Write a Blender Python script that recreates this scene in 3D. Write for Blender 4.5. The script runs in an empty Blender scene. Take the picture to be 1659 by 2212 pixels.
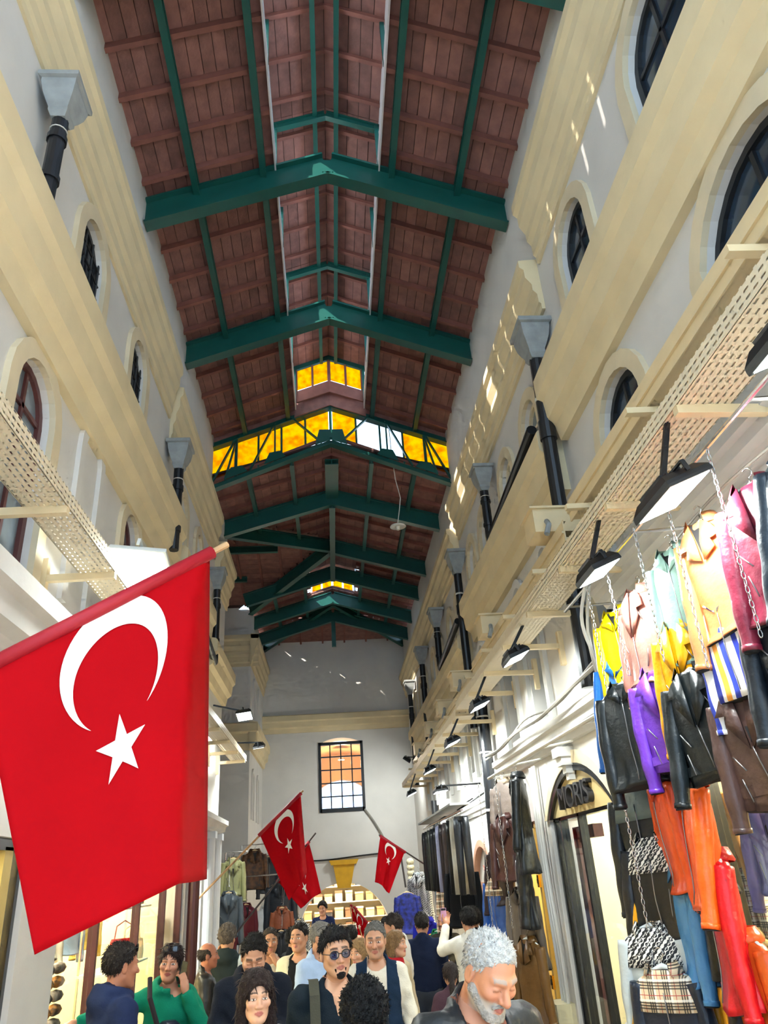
import bpy, math, random
import numpy as np
from mathutils import Vector, Matrix
from mathutils.geometry import tessellate_polygon

random.seed(7)
scn = bpy.context.scene
col = scn.collection

# ------------------------------------------------------------------ camera
F_PX, CX, CY = 1600.0, 829.5, 1106.0            # image taken as 1659 x 2212
def _n(v): return v / np.linalg.norm(v)
_Y = _n(np.array([724 - CX, -(1895 - CY), -F_PX]))
_Z = np.array([605 - CX, -(-2156 - CY), -F_PX]); _Z = _n(_Z - _Z.dot(_Y) * _Y)
_X = np.cross(_Y, _Z)
RC = np.array([_X, _Y, _Z])
cam = bpy.data.cameras.new('camera'); camo = bpy.data.objects.new('camera', cam); col.objects.link(camo)
cam.sensor_fit = 'HORIZONTAL'; cam.sensor_width = 36; cam.lens = F_PX / 1659 * 36
cam.clip_start = 0.05; cam.clip_end = 300
mw = Matrix.Identity(4)
for i in range(3):
    for j in range(3): mw[i][j] = RC[i][j]
mw[2][3] = 2.0
camo.matrix_world = mw
scn.camera = camo

# ------------------------------------------------------------------ sky, sun, exposure
world = bpy.data.worlds.new('sky'); scn.world = world; world.use_nodes = True
bg = world.node_tree.nodes['Background']
bg.inputs[0].default_value = (0.55, 0.77, 1.0, 1); bg.inputs[1].default_value = 2.1
sun = bpy.data.lights.new('sun', 'SUN'); sun.energy = 9; sun.angle = 0.009; sun.color = (1, .93, .82)
suno = bpy.data.objects.new('sun', sun); col.objects.link(suno)
suno.rotation_euler = Vector((1.0, .75, -1.02)).to_track_quat('-Z', 'Y').to_euler()
scn.view_settings.view_transform = 'Standard'; scn.view_settings.look = 'None'
scn.view_settings.gamma = 1.0; scn.view_settings.use_curve_mapping = False
scn.view_settings.exposure = 0.7
scn.cycles.max_bounces = 4; scn.cycles.diffuse_bounces = 3; scn.cycles.glossy_bounces = 2
scn.cycles.transmission_bounces = 4; scn.cycles.transparent_max_bounces = 10
scn.cycles.caustics_reflective = False; scn.cycles.caustics_refractive = False
scn.cycles.sample_clamp_indirect = 6
scn.cycles.use_denoising = True
scn.cycles.use_adaptive_sampling = True; scn.cycles.adaptive_threshold = 0.12; scn.cycles.adaptive_min_samples = 12

# ------------------------------------------------------------------ helpers
XR, XL = 2.35, -2.02           # wall planes
CR = 0.165                     # ridge x
YE = 22.8                      # end wall
def fz(y): return 0.2 - 0.05 * y

def srgb(h):
    h = h.lstrip('#')
    def l(c): return c / 12.92 if c <= .04045 else ((c + .055) / 1.055) ** 2.4
    return tuple(l(int(h[i:i+2], 16) / 255) for i in (0, 2, 4)) + (1,)

class MB:
    def __init__(s): s.v = []; s.f = []; s.m = []
    def add(s, vs, fs, m=0):
        o = len(s.v); s.v += [tuple(p) for p in vs]
        s.f += [tuple(i + o for i in q) for q in fs]; s.m += [m] * len(fs); return s
    def box(s, x0, x1, y0, y1, z0, z1, m=0):
        return s.add([(x0,y0,z0),(x1,y0,z0),(x1,y1,z0),(x0,y1,z0),(x0,y0,z1),(x1,y0,z1),(x1,y1,z1),(x0,y1,z1)],
                     [(0,3,2,1),(4,5,6,7),(0,1,5,4),(1,2,6,5),(2,3,7,6),(3,0,4,7)], m)
    def beam(s, p, q, w, h, up=(0,0,1), m=0, off=0.0):
        p = Vector(p); q = Vector(q); d = (q - p).normalized(); u = Vector(up)
        sd = d.cross(u).normalized(); u = sd.cross(d).normalized()
        vs = []
        for b in (p, q):
            for a, c in ((-1,-1),(1,-1),(1,1),(-1,1)): vs.append(b + sd * a * w / 2 + u * (c * h / 2 + off))
        return s.add(vs, [(0,1,2,3),(7,6,5,4),(0,4,5,1),(1,5,6,2),(2,6,7,3),(3,7,4,0)], m)
    def ibeam(s, p, q, w, h, t=.03, up=(0,0,1), m=0):
        s.beam(p, q, w, t, up, m, off=h/2 - t/2); s.beam(p, q, w, t, up, m, off=-h/2 + t/2)
        return s.beam(p, q, t, h - 2*t, up, m)
    def tube(s, path, r, n=10, m=0, cap=True, closed=False):
        path = [Vector(p) for p in path]; k = len(path)
        rs = r if isinstance(r, (list, tuple)) else [r] * k
        vs, fs = [], []; prev = None
        for i, p in enumerate(path):
            if closed: d = path[(i+1) % k] - path[i-1]
            else: d = path[min(i+1, k-1)] - path[max(i-1, 0)]
            d = d.normalized() if d.length > 1e-9 else Vector((0,0,1))
            if prev is None:
                a = Vector((0,0,1)) if abs(d.z) < .9 else Vector((1,0,0))
                u = d.cross(a).normalized()
            else: u = (prev - d * prev.dot(d)).normalized()
            prev = u; w = d.cross(u)
            for j in range(n):
                an = 2*math.pi*j/n; vs.append(p + (u*math.cos(an) + w*math.sin(an)) * rs[i])
        kk = k if closed else k - 1
        for i in range(kk):
            i2 = (i+1) % k
            for j in range(n): fs.append((i*n+j, i*n+(j+1)%n, i2*n+(j+1)%n, i2*n+j))
        if cap and not closed:
            fs.append(tuple(range(n-1,-1,-1))); fs.append(tuple((k-1)*n + j for j in range(n)))
        return s.add(vs, fs, m)
    def loft(s, rings, m=0, cap=True):
        n = len(rings[0]); vs = [p for r in rings for p in r]; fs = []
        for i in range(len(rings)-1):
            for j in range(n): fs.append((i*n+j, i*n+(j+1)%n, (i+1)*n+(j+1)%n, (i+1)*n+j))
        if cap:
            fs.append(tuple(range(n-1,-1,-1))); fs.append(tuple((len(rings)-1)*n + j for j in range(n)))
        return s.add(vs, fs, m)
    def prism(s, poly, fn, d0, d1, m=0):      # poly 2-D, fn(u,v,d)->xyz
        n = len(poly); vs = [fn(u,v,d0) for u,v in poly] + [fn(u,v,d1) for u,v in poly]
        tri = tessellate_polygon([[Vector((u,v,0)) for u,v in poly]])
        fs = [tuple(t) for t in tri] + [tuple(i+n for i in reversed(t)) for t in tri]
        fs += [(i,(i+1)%n,n+(i+1)%n,n+i) for i in range(n)]
        return s.add(vs, fs, m)
    def ring(s, outer, inner, fn, d0, d1, m=0):  # frame between two like polylines (open)
        n = len(outer); vs = []
        for d in (d0, d1):
            vs += [fn(u,v,d) for u,v in outer]; vs += [fn(u,v,d) for u,v in inner]
        fs = []
        for i in range(n-1):
            fs += [(i,i+1,n+i+1,n+i),(2*n+i,3*n+i,3*n+i+1,2*n+i+1),(i,2*n+i,2*n+i+1,i+1),(n+i,n+i+1,3*n+i+1,3*n+i)]
        fs += [(0,n,3*n,2*n),(n-1,3*n-1,4*n-1,2*n-1)]
        return s.add(vs, fs, m)
    def mesh(s, name, mats, smooth=False):
        me = bpy.data.meshes.new(name); me.from_pydata(s.v, [], s.f)
        for mm in (mats if isinstance(mats, (list, tuple)) else [mats]): me.materials.append(mm)
        if any(s.m): me.polygons.foreach_set('material_index', s.m)
        if smooth: me.polygons.foreach_set('use_smooth', [True]*len(s.f))
        me.update()
        import bmesh
        bm = bmesh.new(); bm.from_mesh(me); bmesh.ops.recalc_face_normals(bm, faces=bm.faces); bm.to_mesh(me); bm.free()
        return me

def wloc(o):
    l = Vector((0,0,0))
    while o is not None: l = l + o.location; o = o.parent
    return l
def put(name, mesh, parent=None, world=True):
    o = bpy.data.objects.new(name, mesh); col.objects.link(o)
    if parent is not None:
        o.parent = parent
        if world: o.location = -wloc(parent)
    return o
def part(name, mb, mats, parent=None, world=True, smooth=False):
    return put(name, mb.mesh(name, mats, smooth), parent, world)
def tag(o, label=None, cat=None, group=None, kind=None):
    if label: o['label'] = label
    if cat: o['category'] = cat
    if group: o['group'] = group
    if kind: o['kind'] = kind
    return o
def thing(name, label, cat, loc=(0,0,0), rot=(0,0,0), group=None):
    o = bpy.data.objects.new(name, None); col.objects.link(o); o.location = loc; o.rotation_euler = rot
    o.empty_display_size = .1
    return tag(o, label, cat, group)
def struct(name, loc=(0,0,0), label=None):
    o = bpy.data.objects.new(name, None); col.objects.link(o); o.location = loc
    return tag(o, label, None, None, 'structure')

# ------------------------------------------------------------------ materials
MATS = {}
def M(name, c, rough=.6, metal=0.0, var=0.0, scale=6.0, bump=0.0, bscale=40.0, spec=.5, rnd=0.0, sheen=0, trans=0):
    if name in MATS: return MATS[name]
    m = bpy.data.materials.new(name); m.use_nodes = True; nt = m.node_tree; N = nt.nodes; L = nt.links
    b = N['Principled BSDF']; c = srgb(c) if isinstance(c, str) else tuple(c)
    b.inputs['Base Color'].default_value = c; b.inputs['Roughness'].default_value = rough
    b.inputs['Metallic'].default_value = metal; b.inputs['Specular IOR Level'].default_value = spec
    if sheen: b.inputs['Sheen Weight'].default_value = sheen
    if trans: b.inputs['Transmission Weight'].default_value = trans
    tc = N.new('ShaderNodeTexCoord')
    last = None
    if var:
        nz = N.new('ShaderNodeTexNoise'); nz.inputs['Scale'].default_value = scale; nz.inputs['Detail'].default_value = 5
        L.new(tc.outputs['Object'], nz.inputs['Vector'])
        mr = N.new('ShaderNodeMapRange'); mr.inputs[1].default_value = .3; mr.inputs[2].default_value = .7
        mr.inputs[3].default_value = 1 - var; mr.inputs[4].default_value = 1 + var * .4
        L.new(nz.outputs['Fac'], mr.inputs[0])
        mx = N.new('ShaderNodeMix'); mx.data_type = 'RGBA'; mx.blend_type = 'MULTIPLY'; mx.inputs[0].default_value = 1
        mx.inputs[6].default_value = c; L.new(mr.outputs[0], mx.inputs[7]); last = mx.outputs[2]
    if rnd:
        oi = N.new('ShaderNodeObjectInfo'); mr = N.new('ShaderNodeMapRange')
        mr.inputs[3].default_value = 1 - rnd; mr.inputs[4].default_value = 1 + rnd * .5
        L.new(oi.outputs['Random'], mr.inputs[0])
        mx = N.new('ShaderNodeMix'); mx.data_type = 'RGBA'; mx.blend_type = 'MULTIPLY'; mx.inputs[0].default_value = 1
        if last: L.new(last, mx.inputs[6])
        else: mx.inputs[6].default_value = c
        L.new(mr.outputs[0], mx.inputs[7]); last = mx.outputs[2]
    if last: L.new(last, b.inputs['Base Color'])
    if bump:
        nb = N.new('ShaderNodeTexNoise'); nb.inputs['Scale'].default_value = bscale; nb.inputs['Detail'].default_value = 4
        L.new(tc.outputs['Object'], nb.inputs['Vector'])
        bp = N.new('ShaderNodeBump'); bp.inputs['Strength'].default_value = bump; bp.inputs['Distance'].default_value = .02
        L.new(nb.outputs['Fac'], bp.inputs['Height']); L.new(bp.outputs[0], b.inputs['Normal'])
    MATS[name] = m; return m
def EM(name, c, strength):
    if name in MATS: return MATS[name]
    m = bpy.data.materials.new(name); m.use_nodes = True; b = m.node_tree.nodes['Principled BSDF']
    b.inputs['Base Color'].default_value = (.8,.8,.8,1)
    b.inputs['Emission Color'].default_value = srgb(c); b.inputs['Emission Strength'].default_value = strength
    MATS[name] = m; return m
def GLASS(name, tint='#ffffff', refl=.12, rough=.02):
    if name in MATS: return MATS[name]
    m = bpy.data.materials.new(name); m.use_nodes = True; nt = m.node_tree; N = nt.nodes; L = nt.links
    N.remove(N['Principled BSDF']); out = N['Material Output']
    t = N.new('ShaderNodeBsdfTransparent'); t.inputs[0].default_value = srgb(tint)
    g = N.new('ShaderNodeBsdfGlossy'); g.inputs['Roughness'].default_value = rough
    lw = N.new('ShaderNodeLayerWeight'); lw.inputs[0].default_value = .5
    pw = N.new('ShaderNodeMath'); pw.operation = 'POWER'; pw.inputs[1].default_value = 3.5; L.new(lw.outputs['Facing'], pw.inputs[0])
    ad = N.new('ShaderNodeMath'); ad.operation = 'MULTIPLY_ADD'; ad.inputs[1].default_value = .35; ad.inputs[2].default_value = refl * .3; L.new(pw.outputs[0], ad.inputs[0])
    mx = N.new('ShaderNodeMixShader'); L.new(ad.outputs[0], mx.inputs[0]); L.new(t.outputs[0], mx.inputs[1]); L.new(g.outputs[0], mx.inputs[2])
    L.new(mx.outputs[0], out.inputs[0]); MATS[name] = m; return m
def YELLOW():
    if 'yellow glass' in MATS: return MATS['yellow glass']
    m = bpy.data.materials.new('yellow glass'); m.use_nodes = True; nt = m.node_tree; N = nt.nodes; L = nt.links
    N.remove(N['Principled BSDF']); out = N['Material Output']
    tc = N.new('ShaderNodeTexCoord'); nz = N.new('ShaderNodeTexNoise'); nz.inputs['Scale'].default_value = 9; nz.inputs['Detail'].default_value = 6
    L.new(tc.outputs['Object'], nz.inputs['Vector'])
    cr = N.new('ShaderNodeValToRGB'); cr.color_ramp.elements[0].color = srgb('#f0a200'); cr.color_ramp.elements[1].color = srgb('#ffd400')
    cr.color_ramp.elements[0].position = .3; cr.color_ramp.elements[1].position = .6
    L.new(nz.outputs['Fac'], cr.inputs[0])
    t = N.new('ShaderNodeBsdfTransparent'); tl = N.new('ShaderNodeBsdfTranslucent')
    L.new(cr.outputs[0], t.inputs[0]); L.new(cr.outputs[0], tl.inputs[0])
    mx = N.new('ShaderNodeMixShader'); mx.inputs[0].default_value = .5
    L.new(t.outputs[0], mx.inputs[1]); L.new(tl.outputs[0], mx.inputs[2]); L.new(mx.outputs[0], out.inputs[0])
    MATS['yellow glass'] = m; return m
def PERF():
    if 'perforated steel' in MATS: return MATS['perforated steel']
    m = M('perforated steel', '#e8d9bb', .45, var=.06, scale=8); nt = m.node_tree; N = nt.nodes; L = nt.links
    out = N['Material Output']; b = N['Principled BSDF']
    tc = N.new('ShaderNodeTexCoord'); sp = N.new('ShaderNodeSeparateXYZ'); L.new(tc.outputs['Object'], sp.inputs[0])
    def frac(o, s, lo, hi, off=0.0):
        a = N.new('ShaderNodeMath'); a.operation = 'MULTIPLY_ADD'; a.inputs[1].default_value = s; a.inputs[2].default_value = off; L.new(o, a.inputs[0])
        f = N.new('ShaderNodeMath'); f.operation = 'FRACT'; L.new(a.outputs[0], f.inputs[0])
        g = N.new('ShaderNodeMath'); g.operation = 'COMPARE'; g.inputs[1].default_value = (lo+hi)/2; g.inputs[2].default_value = (hi-lo)/2; L.new(f.outputs[0], g.inputs[0])
        return g.outputs[0]
    def mul(a, c):
        x = N.new('ShaderNodeMath'); x.operation = 'MULTIPLY'; L.new(a, x.inputs[0]); L.new(c, x.inputs[1]); return x.outputs[0]
    sx = N.new('ShaderNodeMath'); sx.operation = 'ADD'; L.new(sp.outputs[0], sx.inputs[0]); L.new(sp.outputs[2], sx.inputs[1])
    holes = mul(frac(sp.outputs[1], 17, .1, .72), frac(sx.outputs[0], 27, .33, .62))
    t = N.new('ShaderNodeBsdfTransparent'); mx = N.new('ShaderNodeMixShader')
    L.new(holes, mx.inputs[0]); L.new(b.outputs[0], mx.inputs[1]); L.new(t.outputs[0], mx.inputs[2]); L.new(mx.outputs[0], out.inputs[0])
    return m

m_plaster = M('white plaster', '#dcd8d2', .85, var=.07, scale=1.6, bump=.08, bscale=25)
m_low = M('shop plaster', '#d9d8d4', .8, var=.10, scale=2.5, bump=.12, bscale=25)
m_cream = M('cream stucco', '#e6d3aa', .8, var=.10, scale=2.0, bump=.08, bscale=30)
m_sur = M('pale stucco surround', '#dfcfae', .8, var=.10, scale=3.0, bump=.06, bscale=30)
m_green = M('green painted steel', '#12524a', .38, var=.10, scale=5, spec=.5)
m_wood = M('red stained board', '#94655c', .7, var=.30, scale=7, rnd=.28, bump=.12, bscale=30)
m_raft = M('red stained rafter', '#8c574c', .7, var=.2, scale=6, rnd=.15)
m_dark = M('dark frame paint', '#1b1d21', .5, var=.2, scale=20)
m_brownf = M('brown window frame', '#5a2f2c', .45, var=.15, scale=15)
m_pane = M('dusty dark pane', '#2b3a4a', .12, var=.15, scale=5, spec=.8)
m_pane2 = M('dusty grey pane', '#77828a', .15, var=.2, scale=5, spec=.8)
m_zinc = M('zinc grey paint', '#9a9d9b', .55, var=.2, scale=9, bump=.1, bscale=40)
m_black = M('black plastic pipe', '#14161b', .35, var=.1, scale=9)
m_tie = M('white tie', '#d8d4c8', .5)
m_trunk = M('cream trunking', '#e9d3a8', .4, var=.08, scale=5)
m_hole = M('black hole', '#1c1a18', .8)
m_lampbody = M('black lamp casting', '#15171a', .4)
m_lampwhite = M('white lamp casting', '#d9dcd8', .4)
m_led = EM('cool led panel', '#f2fffb', 26.0)
m_steel = M('chrome', '#c9c9c9', .22, metal=1.0)
m_gold = M('brass', '#d8a63c', .25, metal=1.0)
m_floor = M('stone floor', '#a89c90', .5, var=.2, scale=3)
m_wire = M('grey wire', '#8c877d', .6)
m_wirew = M('white wire', '#d8d6cf', .5)
# ================================================================== structure
def mapR(y, z, d): return (XR - d, y, z)          # d out of the wall into the hall
def mapL(y, z, d): return (XL + d, y, z)
def mapE(x, z, d): return (x, YE - d, z)
YB = 19.2
def mapB(x, z, d): return (x, YB - d, z)
def arch(c, hw, z0, zs, zt, n=10):
    pts = [(c-hw, z0), (c+hw, z0), (c+hw, zs)]
    h = zt - zs; R = (hw*hw + h*h) / (2*h); a0 = math.asin(min(1, hw/R))
    if h > hw: a0 = math.pi - a0
    for i in range(1, n):
        a = a0 - 2*a0*i/n; pts.append((c + R*math.sin(a), zt - R + R*math.cos(a)))
    return pts + [(c-hw, zs)]
def wall(name, outer, holes, fn, th, mat):
    mb = MB(); polys = [outer] + holes
    tri = tessellate_polygon([[Vector((u,v,0)) for u,v in p] for p in polys])
    flat = [q for p in polys for q in p]; n = len(flat)
    vs = [fn(u,v,0) for u,v in flat] + [fn(u,v,-th) for u,v in flat]
    fs = [tuple(t) for t in tri] + [tuple(i+n for i in reversed(t)) for t in tri]
    o = 0
    for p in polys:
        k = len(p); fs += [(o+i, o+(i+1)%k, n+o+(i+1)%k, n+o+i) for i in range(k)]; o += k
    mb.add(vs, fs); ob = part(name, mb, mat); tag(ob, kind='structure'); return ob

# windows: (centre, half width, sill, spring, top, style)
UR = [(3.0,.42,6.3,7.12,7.5,'dark'), (4.86,.36,6.3,7.12,7.45,'dark')] + \
     [(c,.31,5.7,6.42,6.7,'grey') for c in (6.92,8.2,9.75,10.85)] + [(c,.29,5.4,6.1,6.37,'grey') for c in (12.5,13.5,15.1,16.2,17.9,19.0,20.4)]
LR = [(2.68,.58,4.3,5.15,5.52,'dark'), (4.74,.42,4.3,5.12,5.46,'dark')]
MR = [(5.55,6.35),(7.9,8.55),(9.25,9.85),(11.35,11.9),(12.5,13.0),(13.9,14.4),(15.4,15.9),(17.0,17.5),(18.6,19.1)]
UL = [(2.45,.31,6.3,7.15,7.45,'grid'), (5.1,.32,6.35,7.15,7.45,'grid'), (6.78,.3,6.35,7.18,7.48,'grid'), (9.6,.24,6.0,6.75,7.0,'grey'), (10.9,.24,6.0,6.75,7.0,'grey'), (12.9,.22,5.8,6.5,6.7,'grey')]
LL = [(4.46,.34,3.95,5.1,5.42,'brown'), (7.1,.29,4.2,5.25,5.5,'brown'), (9.6,.24,4.2,5.1,5.35,'brown'), (11.0,.24,4.2,5.1,5.35,'brown')]
def shop_hole(y0, y1, zt, rise=0):
    b = min(fz(y0), fz(y1)) - .25
    if rise: return arch((y0+y1)/2, (y1-y0)/2, b, zt, zt+rise, 16)
    return [(y0,b),(y1,b),(y1,zt),(y0,zt)]
SR = [(1.0,6.05,2.5,0),(6.42,8.62,2.40,.46),(9.1,10.5,2.45,0),(11.95,13.9,1.75,.65),(14.3,18.6,2.0,0)]
SL = [(0.6,5.55,2.35,0),(6.3,11.35,2.3,0),(11.75,12.7,2.2,0)]
ZT = 9.62
wall('wall_right', [(-1.5,-1.6),(YE+.4,-1.6),(YE+.4,8.6),(12.0,8.6),(12.0,ZT),(-1.5,ZT)],
     [arch(*w[:5]) for w in UR+LR] + [[(a,3.42),(b,3.42),(b,4.45),(a,4.45)] for a,b in MR] + [shop_hole(*s) for s in SR], mapR, .35, m_plaster)
wall('wall_left', [(-1.5,-1.6),(14.2,-1.6),(14.2,8.6),(12.0,8.6),(12.0,ZT),(-1.5,ZT)],
     [arch(*w[:5]) for w in UL+LL] + [shop_hole(*s) for s in SL], mapL, .35, m_plaster)
wall('wall_left_far', [(YB,-1.6),(YE+.4,-1.6),(YE+.4,8.6),(YB,8.6)], [], mapL, .35, m_plaster)
wall('wall_left_return', [(-7.0,-1.6),(XL-.35,-1.6),(XL-.35,8.75),(-7.0,8.75)], [arch(-3.6,.5,-1.2,1.2,1.7)], mapB, .35, m_plaster)
wall('wall_side_street', [(-7.0,-1.6),(XL-.36,-1.6),(XL-.36,8.6),(-7.0,8.6)], [], lambda x,z,d: (x,14.2+d,z), .35, m_plaster)
wall('wall_side_street_end', [(14.2,-1.6),(YB,-1.6),(YB,9.2),(14.2,9.2)], [], lambda y,z,d: (-7.0+d,y,z), .3, m_plaster)
wall('wall_end', [(XL-.3,-1.6),(XR+.3,-1.6),(XR+.3,8.76),(XL-.3,8.76)],
     [arch(.27,.66,3.68,5.55,5.72), arch(.22,1.22,-1.3,.75,1.85,16)], mapE, .6, m_plaster)
for s, X in (('right', XR+.36), ('left', XL-.36)):   # back of the wall openings
    pass
fl = MB(); fl.add([(-7.5,-1.5,fz(-1.5)),(6,-1.5,fz(-1.5)),(6,40,fz(40)),(-7.5,40,fz(40))],[(0,1,2,3)])
tag(part('floor', fl, m_floor), kind='structure')

PROF_C = [(0,0),(.18,0),(.18,.1),(.3,.14),(.3,.3),(.5,.38),(.5,.5),(.78,.64),(.78,.8),(1,.86),(1,1),(0,1.03)]
PROF_S = [(0,0),(.3,0),(.42,.22),(.72,.3),(.8,.58),(1,.66),(1,.95),(.85,1),(0,1.05)]
TRN = [0]
def trim(p0, p1, nrm, z0, z1, proj, prof, mat=None):
    TRN[0] += 1; mb = MB(); k = len(prof); vs = []
    for p in (p0, p1):
        for d, h in prof: vs.append((p[0]+nrm[0]*d*proj, p[1]+nrm[1]*d*proj, z0+h*(z1-z0)))
    fs = [(i,(i+1)%k,k+(i+1)%k,k+i) for i in range(k)] + [tuple(range(k)), tuple(range(2*k-1,k-1,-1))]
    mb.add(vs, fs); return tag(part('trim_%d' % TRN[0], mb, mat or m_cream), kind='structure')
R_, L_ = (-1,0), (1,0)
trim((XR,-1),(XR,5.75),R_, 7.68,8.5,.2,PROF_C); trim((XR,5.85),(XR,11.75),R_,7.16,7.82,.2,PROF_C); trim((XR,11.9),(XR,YE),R_,6.8,7.45,.2,PROF_C)
trim((XR,-1),(XR,5.95),R_, 5.62,6.34,.24,PROF_S); trim((XR,6.12),(XR,11.25),R_,5.18,5.86,.24,PROF_S); trim((XR,11.75),(XR,YE-2),R_,4.85,5.45,.24,PROF_S)
trim((XL,-1),(XL,8.4),L_, 7.58,8.4,.15,PROF_C); trim((XL,8.5),(XL,12.6),L_,7.3,8.15,.15,PROF_C); trim((XL,12.7),(XL,14.3),L_,6.9,7.7,.2,PROF_C)
trim((XL,-1),(XL,8.85),L_, 5.5,6.32,.24,PROF_S); trim((XL,9.0),(XL,11.6),L_,5.3,6.0,.24,PROF_S); trim((XL,11.8),(XL,14.2),L_,5.0,5.6,.24,PROF_S)
trim((XL,YB-.2),(XL,YE),L_,7.05,7.85,.2,PROF_C); trim((-7,YB),(XL+.2,YB),(0,-1),7.05,7.85,.2,PROF_C)
trim((XL,YB-.2),(XL,YE),L_,4.95,5.6,.22,PROF_S); trim((-7,YB),(XL+.2,YB),(0,-1),4.95,5.6,.22,PROF_S)
trim((XL,YE),(XR,YE),(0,-1),5.92,6.42,.22,PROF_S)
# shop cornices and the ledge below the mezzanine windows
trim((XR,5.75),(XR,10.35),R_,3.04,3.26,.2,PROF_S,m_low); trim((XR,-1),(XR,5.7),R_,3.84,4.02,.2,PROF_S,m_low); trim((XR,10.9),(XR,16),R_,2.75,2.95,.12,PROF_S,m_low)
trim((XL,-1),(XL,6.7),L_,3.3,3.72,.3,PROF_S,m_low); trim((XL,6.9),(XL,14.1),L_,2.75,3.0,.2,PROF_S,m_low)

WN = [0]
def window(fn, c, hw, z0, zs, zt, style):
    WN[0] += 1; p = fn(c, z0, 0); w = struct('window_%d' % WN[0], p)
    sw = .14
    inn = [(c+hw,z0)] + arch(c,hw,z0,zs,zt)[2:] + [(c-hw,z0)]
    out = [(c+hw+sw,z0)] + arch(c,hw+sw,z0,zs,zt+sw)[2:] + [(c-hw-sw,z0)]
    mb = MB(); mb.ring(out, inn, fn, 0, .045); part('surround', mb, m_sur, w)
    i2 = [(c+hw-.06,z0)] + arch(c,hw-.06,z0,zs,zt-.05)[2:] + [(c-hw+.06,z0)]
    fm = {'dark':m_dark,'grey':m_sur,'grid':m_dark,'brown':m_brownf}[style]
    pm = {'dark':m_pane,'grey':m_pane2,'grid':m_pane2,'brown':m_pane2}[style]
    mb = MB(); mb.ring(inn, i2, fn, -.11, -.05); mb.box(0,0,0,0,0,0) if 0 else None
    part('frame', mb, fm, w)
    cols, rows = {'dark':(2,2),'grey':(1,2),'grid':(3,5),'brown':(2,1)}[style]
    W = 2*hw - .12; top = zs; t = .018
    for i in range(1, cols):
        x = c - hw + .06 + W*i/cols; mb = MB(); mb.prism([(x-t,z0),(x+t,z0),(x+t,zt-.06),(x-t,zt-.06)], fn, -.105, -.06); part('glazing_bar', mb, fm, w)
    for j in range(1, rows+1):
        z = z0 + (top-z0)*j/rows; mb = MB(); mb.prism([(c-hw+.05,z-t),(c+hw-.05,z-t),(c+hw-.05,z+t),(c-hw+.05,z+t)], fn, -.105, -.06); part('glazing_bar', mb, fm, w)
    for i in range(cols):
        for j in range(rows):
            x0 = c-hw+.06+W*i/cols; x1 = x0+W/cols; a = z0+(top-z0)*j/rows; b = a+(top-z0)/rows
            mb = MB(); mb.prism([(x0,a),(x1,a),(x1,b),(x0,b)], fn, -.092, -.08); part('pane', mb, pm, w)
    mb = MB(); mb.prism([(u,v) for u,v in arch(c,hw-.05,zs,zs+.001,zt-.05)][2:], fn, -.092, -.08); part('pane', mb, pm, w)
    if style == 'grid':                                   # iron grille in front of the glass
        for i in range(4):
            x = c-hw+.04+(2*hw-.08)*i/3; mb = MB(); mb.tube([fn(x,z0,-.03),fn(x,zt-.08,-.03)],.011,6); part('grille_bar', mb, m_dark, w)
        for j in range(6):
            z = z0+.1+(zs-z0)*j/5.2; mb = MB(); mb.tube([fn(c-hw,z,-.03),fn(c+hw,z,-.03)],.011,6); part('grille_bar', mb, m_dark, w)
    return w
for a in UR+LR: window(mapR, *a)
for a in UL+LL: window(mapL, *a)
def blind(fn, c, hw, z0, zs, zt):
    WN[0] += 1; w = struct('window_%d' % WN[0], fn(c,z0,0)); sw = .11
    inn = [(c+hw,z0)] + arch(c,hw,z0,zs,zt)[2:] + [(c-hw,z0)]; out = [(c+hw+sw,z0)] + arch(c,hw+sw,z0,zs,zt+sw)[2:] + [(c-hw-sw,z0)]
    mb = MB(); mb.ring(out, inn, fn, 0, .04); part('surround', mb, m_plaster, w)
blind(mapL,5.72,.22,4.0,5.35,5.6); blind(mapL,8.15,.2,4.2,5.2,5.4)
for c in (7.25,8.5,9.9,11.0): blind(mapR,c,.2,4.3,4.85,5.05)
for c in (20.0,21.3): blind(mapL,c,.2,5.7,6.6,6.8); blind(mapL,c,.2,3.4,4.3,4.5)
def rectwin(fn, a, b, z0, z1, fm, pm):
    WN[0] += 1; w = struct('window_%d' % WN[0], fn((a+b)/2,z0,0))
    mb = MB()
    for p in ([(a,z0),(a+.05,z0),(a+.05,z1),(a,z1)],[(b-.05,z0),(b,z0),(b,z1),(b-.05,z1)],[(a,z0),(b,z0),(b,z0+.05),(a,z0+.05)],[(a,z1-.05),(b,z1-.05),(b,z1),(a,z1)]): mb.prism(p, fn, -.26,-.2)
    part('frame', mb, fm, w); m = (z0+z1)/2
    mb = MB(); mb.prism([(a,m-.02),(b,m-.02),(b,m+.02),(a,m+.02)], fn, -.255,-.21); part('glazing_bar', mb, fm, w)
    for c, d in ((z0+.05,m),(m,z1-.05)):
        mb = MB(); mb.prism([(a+.05,c),(b-.05,c),(b-.05,d),(a+.05,d)], fn, -.24,-.225); part('pane', mb, pm, w)
    for u in (a-.16, b+.04):
        mb = MB(); mb.prism([(u,z0-.12),(u+.12,z0-.12),(u+.12,z1+.1),(u,z1+.1)], fn, 0,.05); part('surround', mb, m_low, w)
for a, b in MR: rectwin(mapR, a, b, 3.42, 4.45, m_dark, m_pane2)

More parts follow.
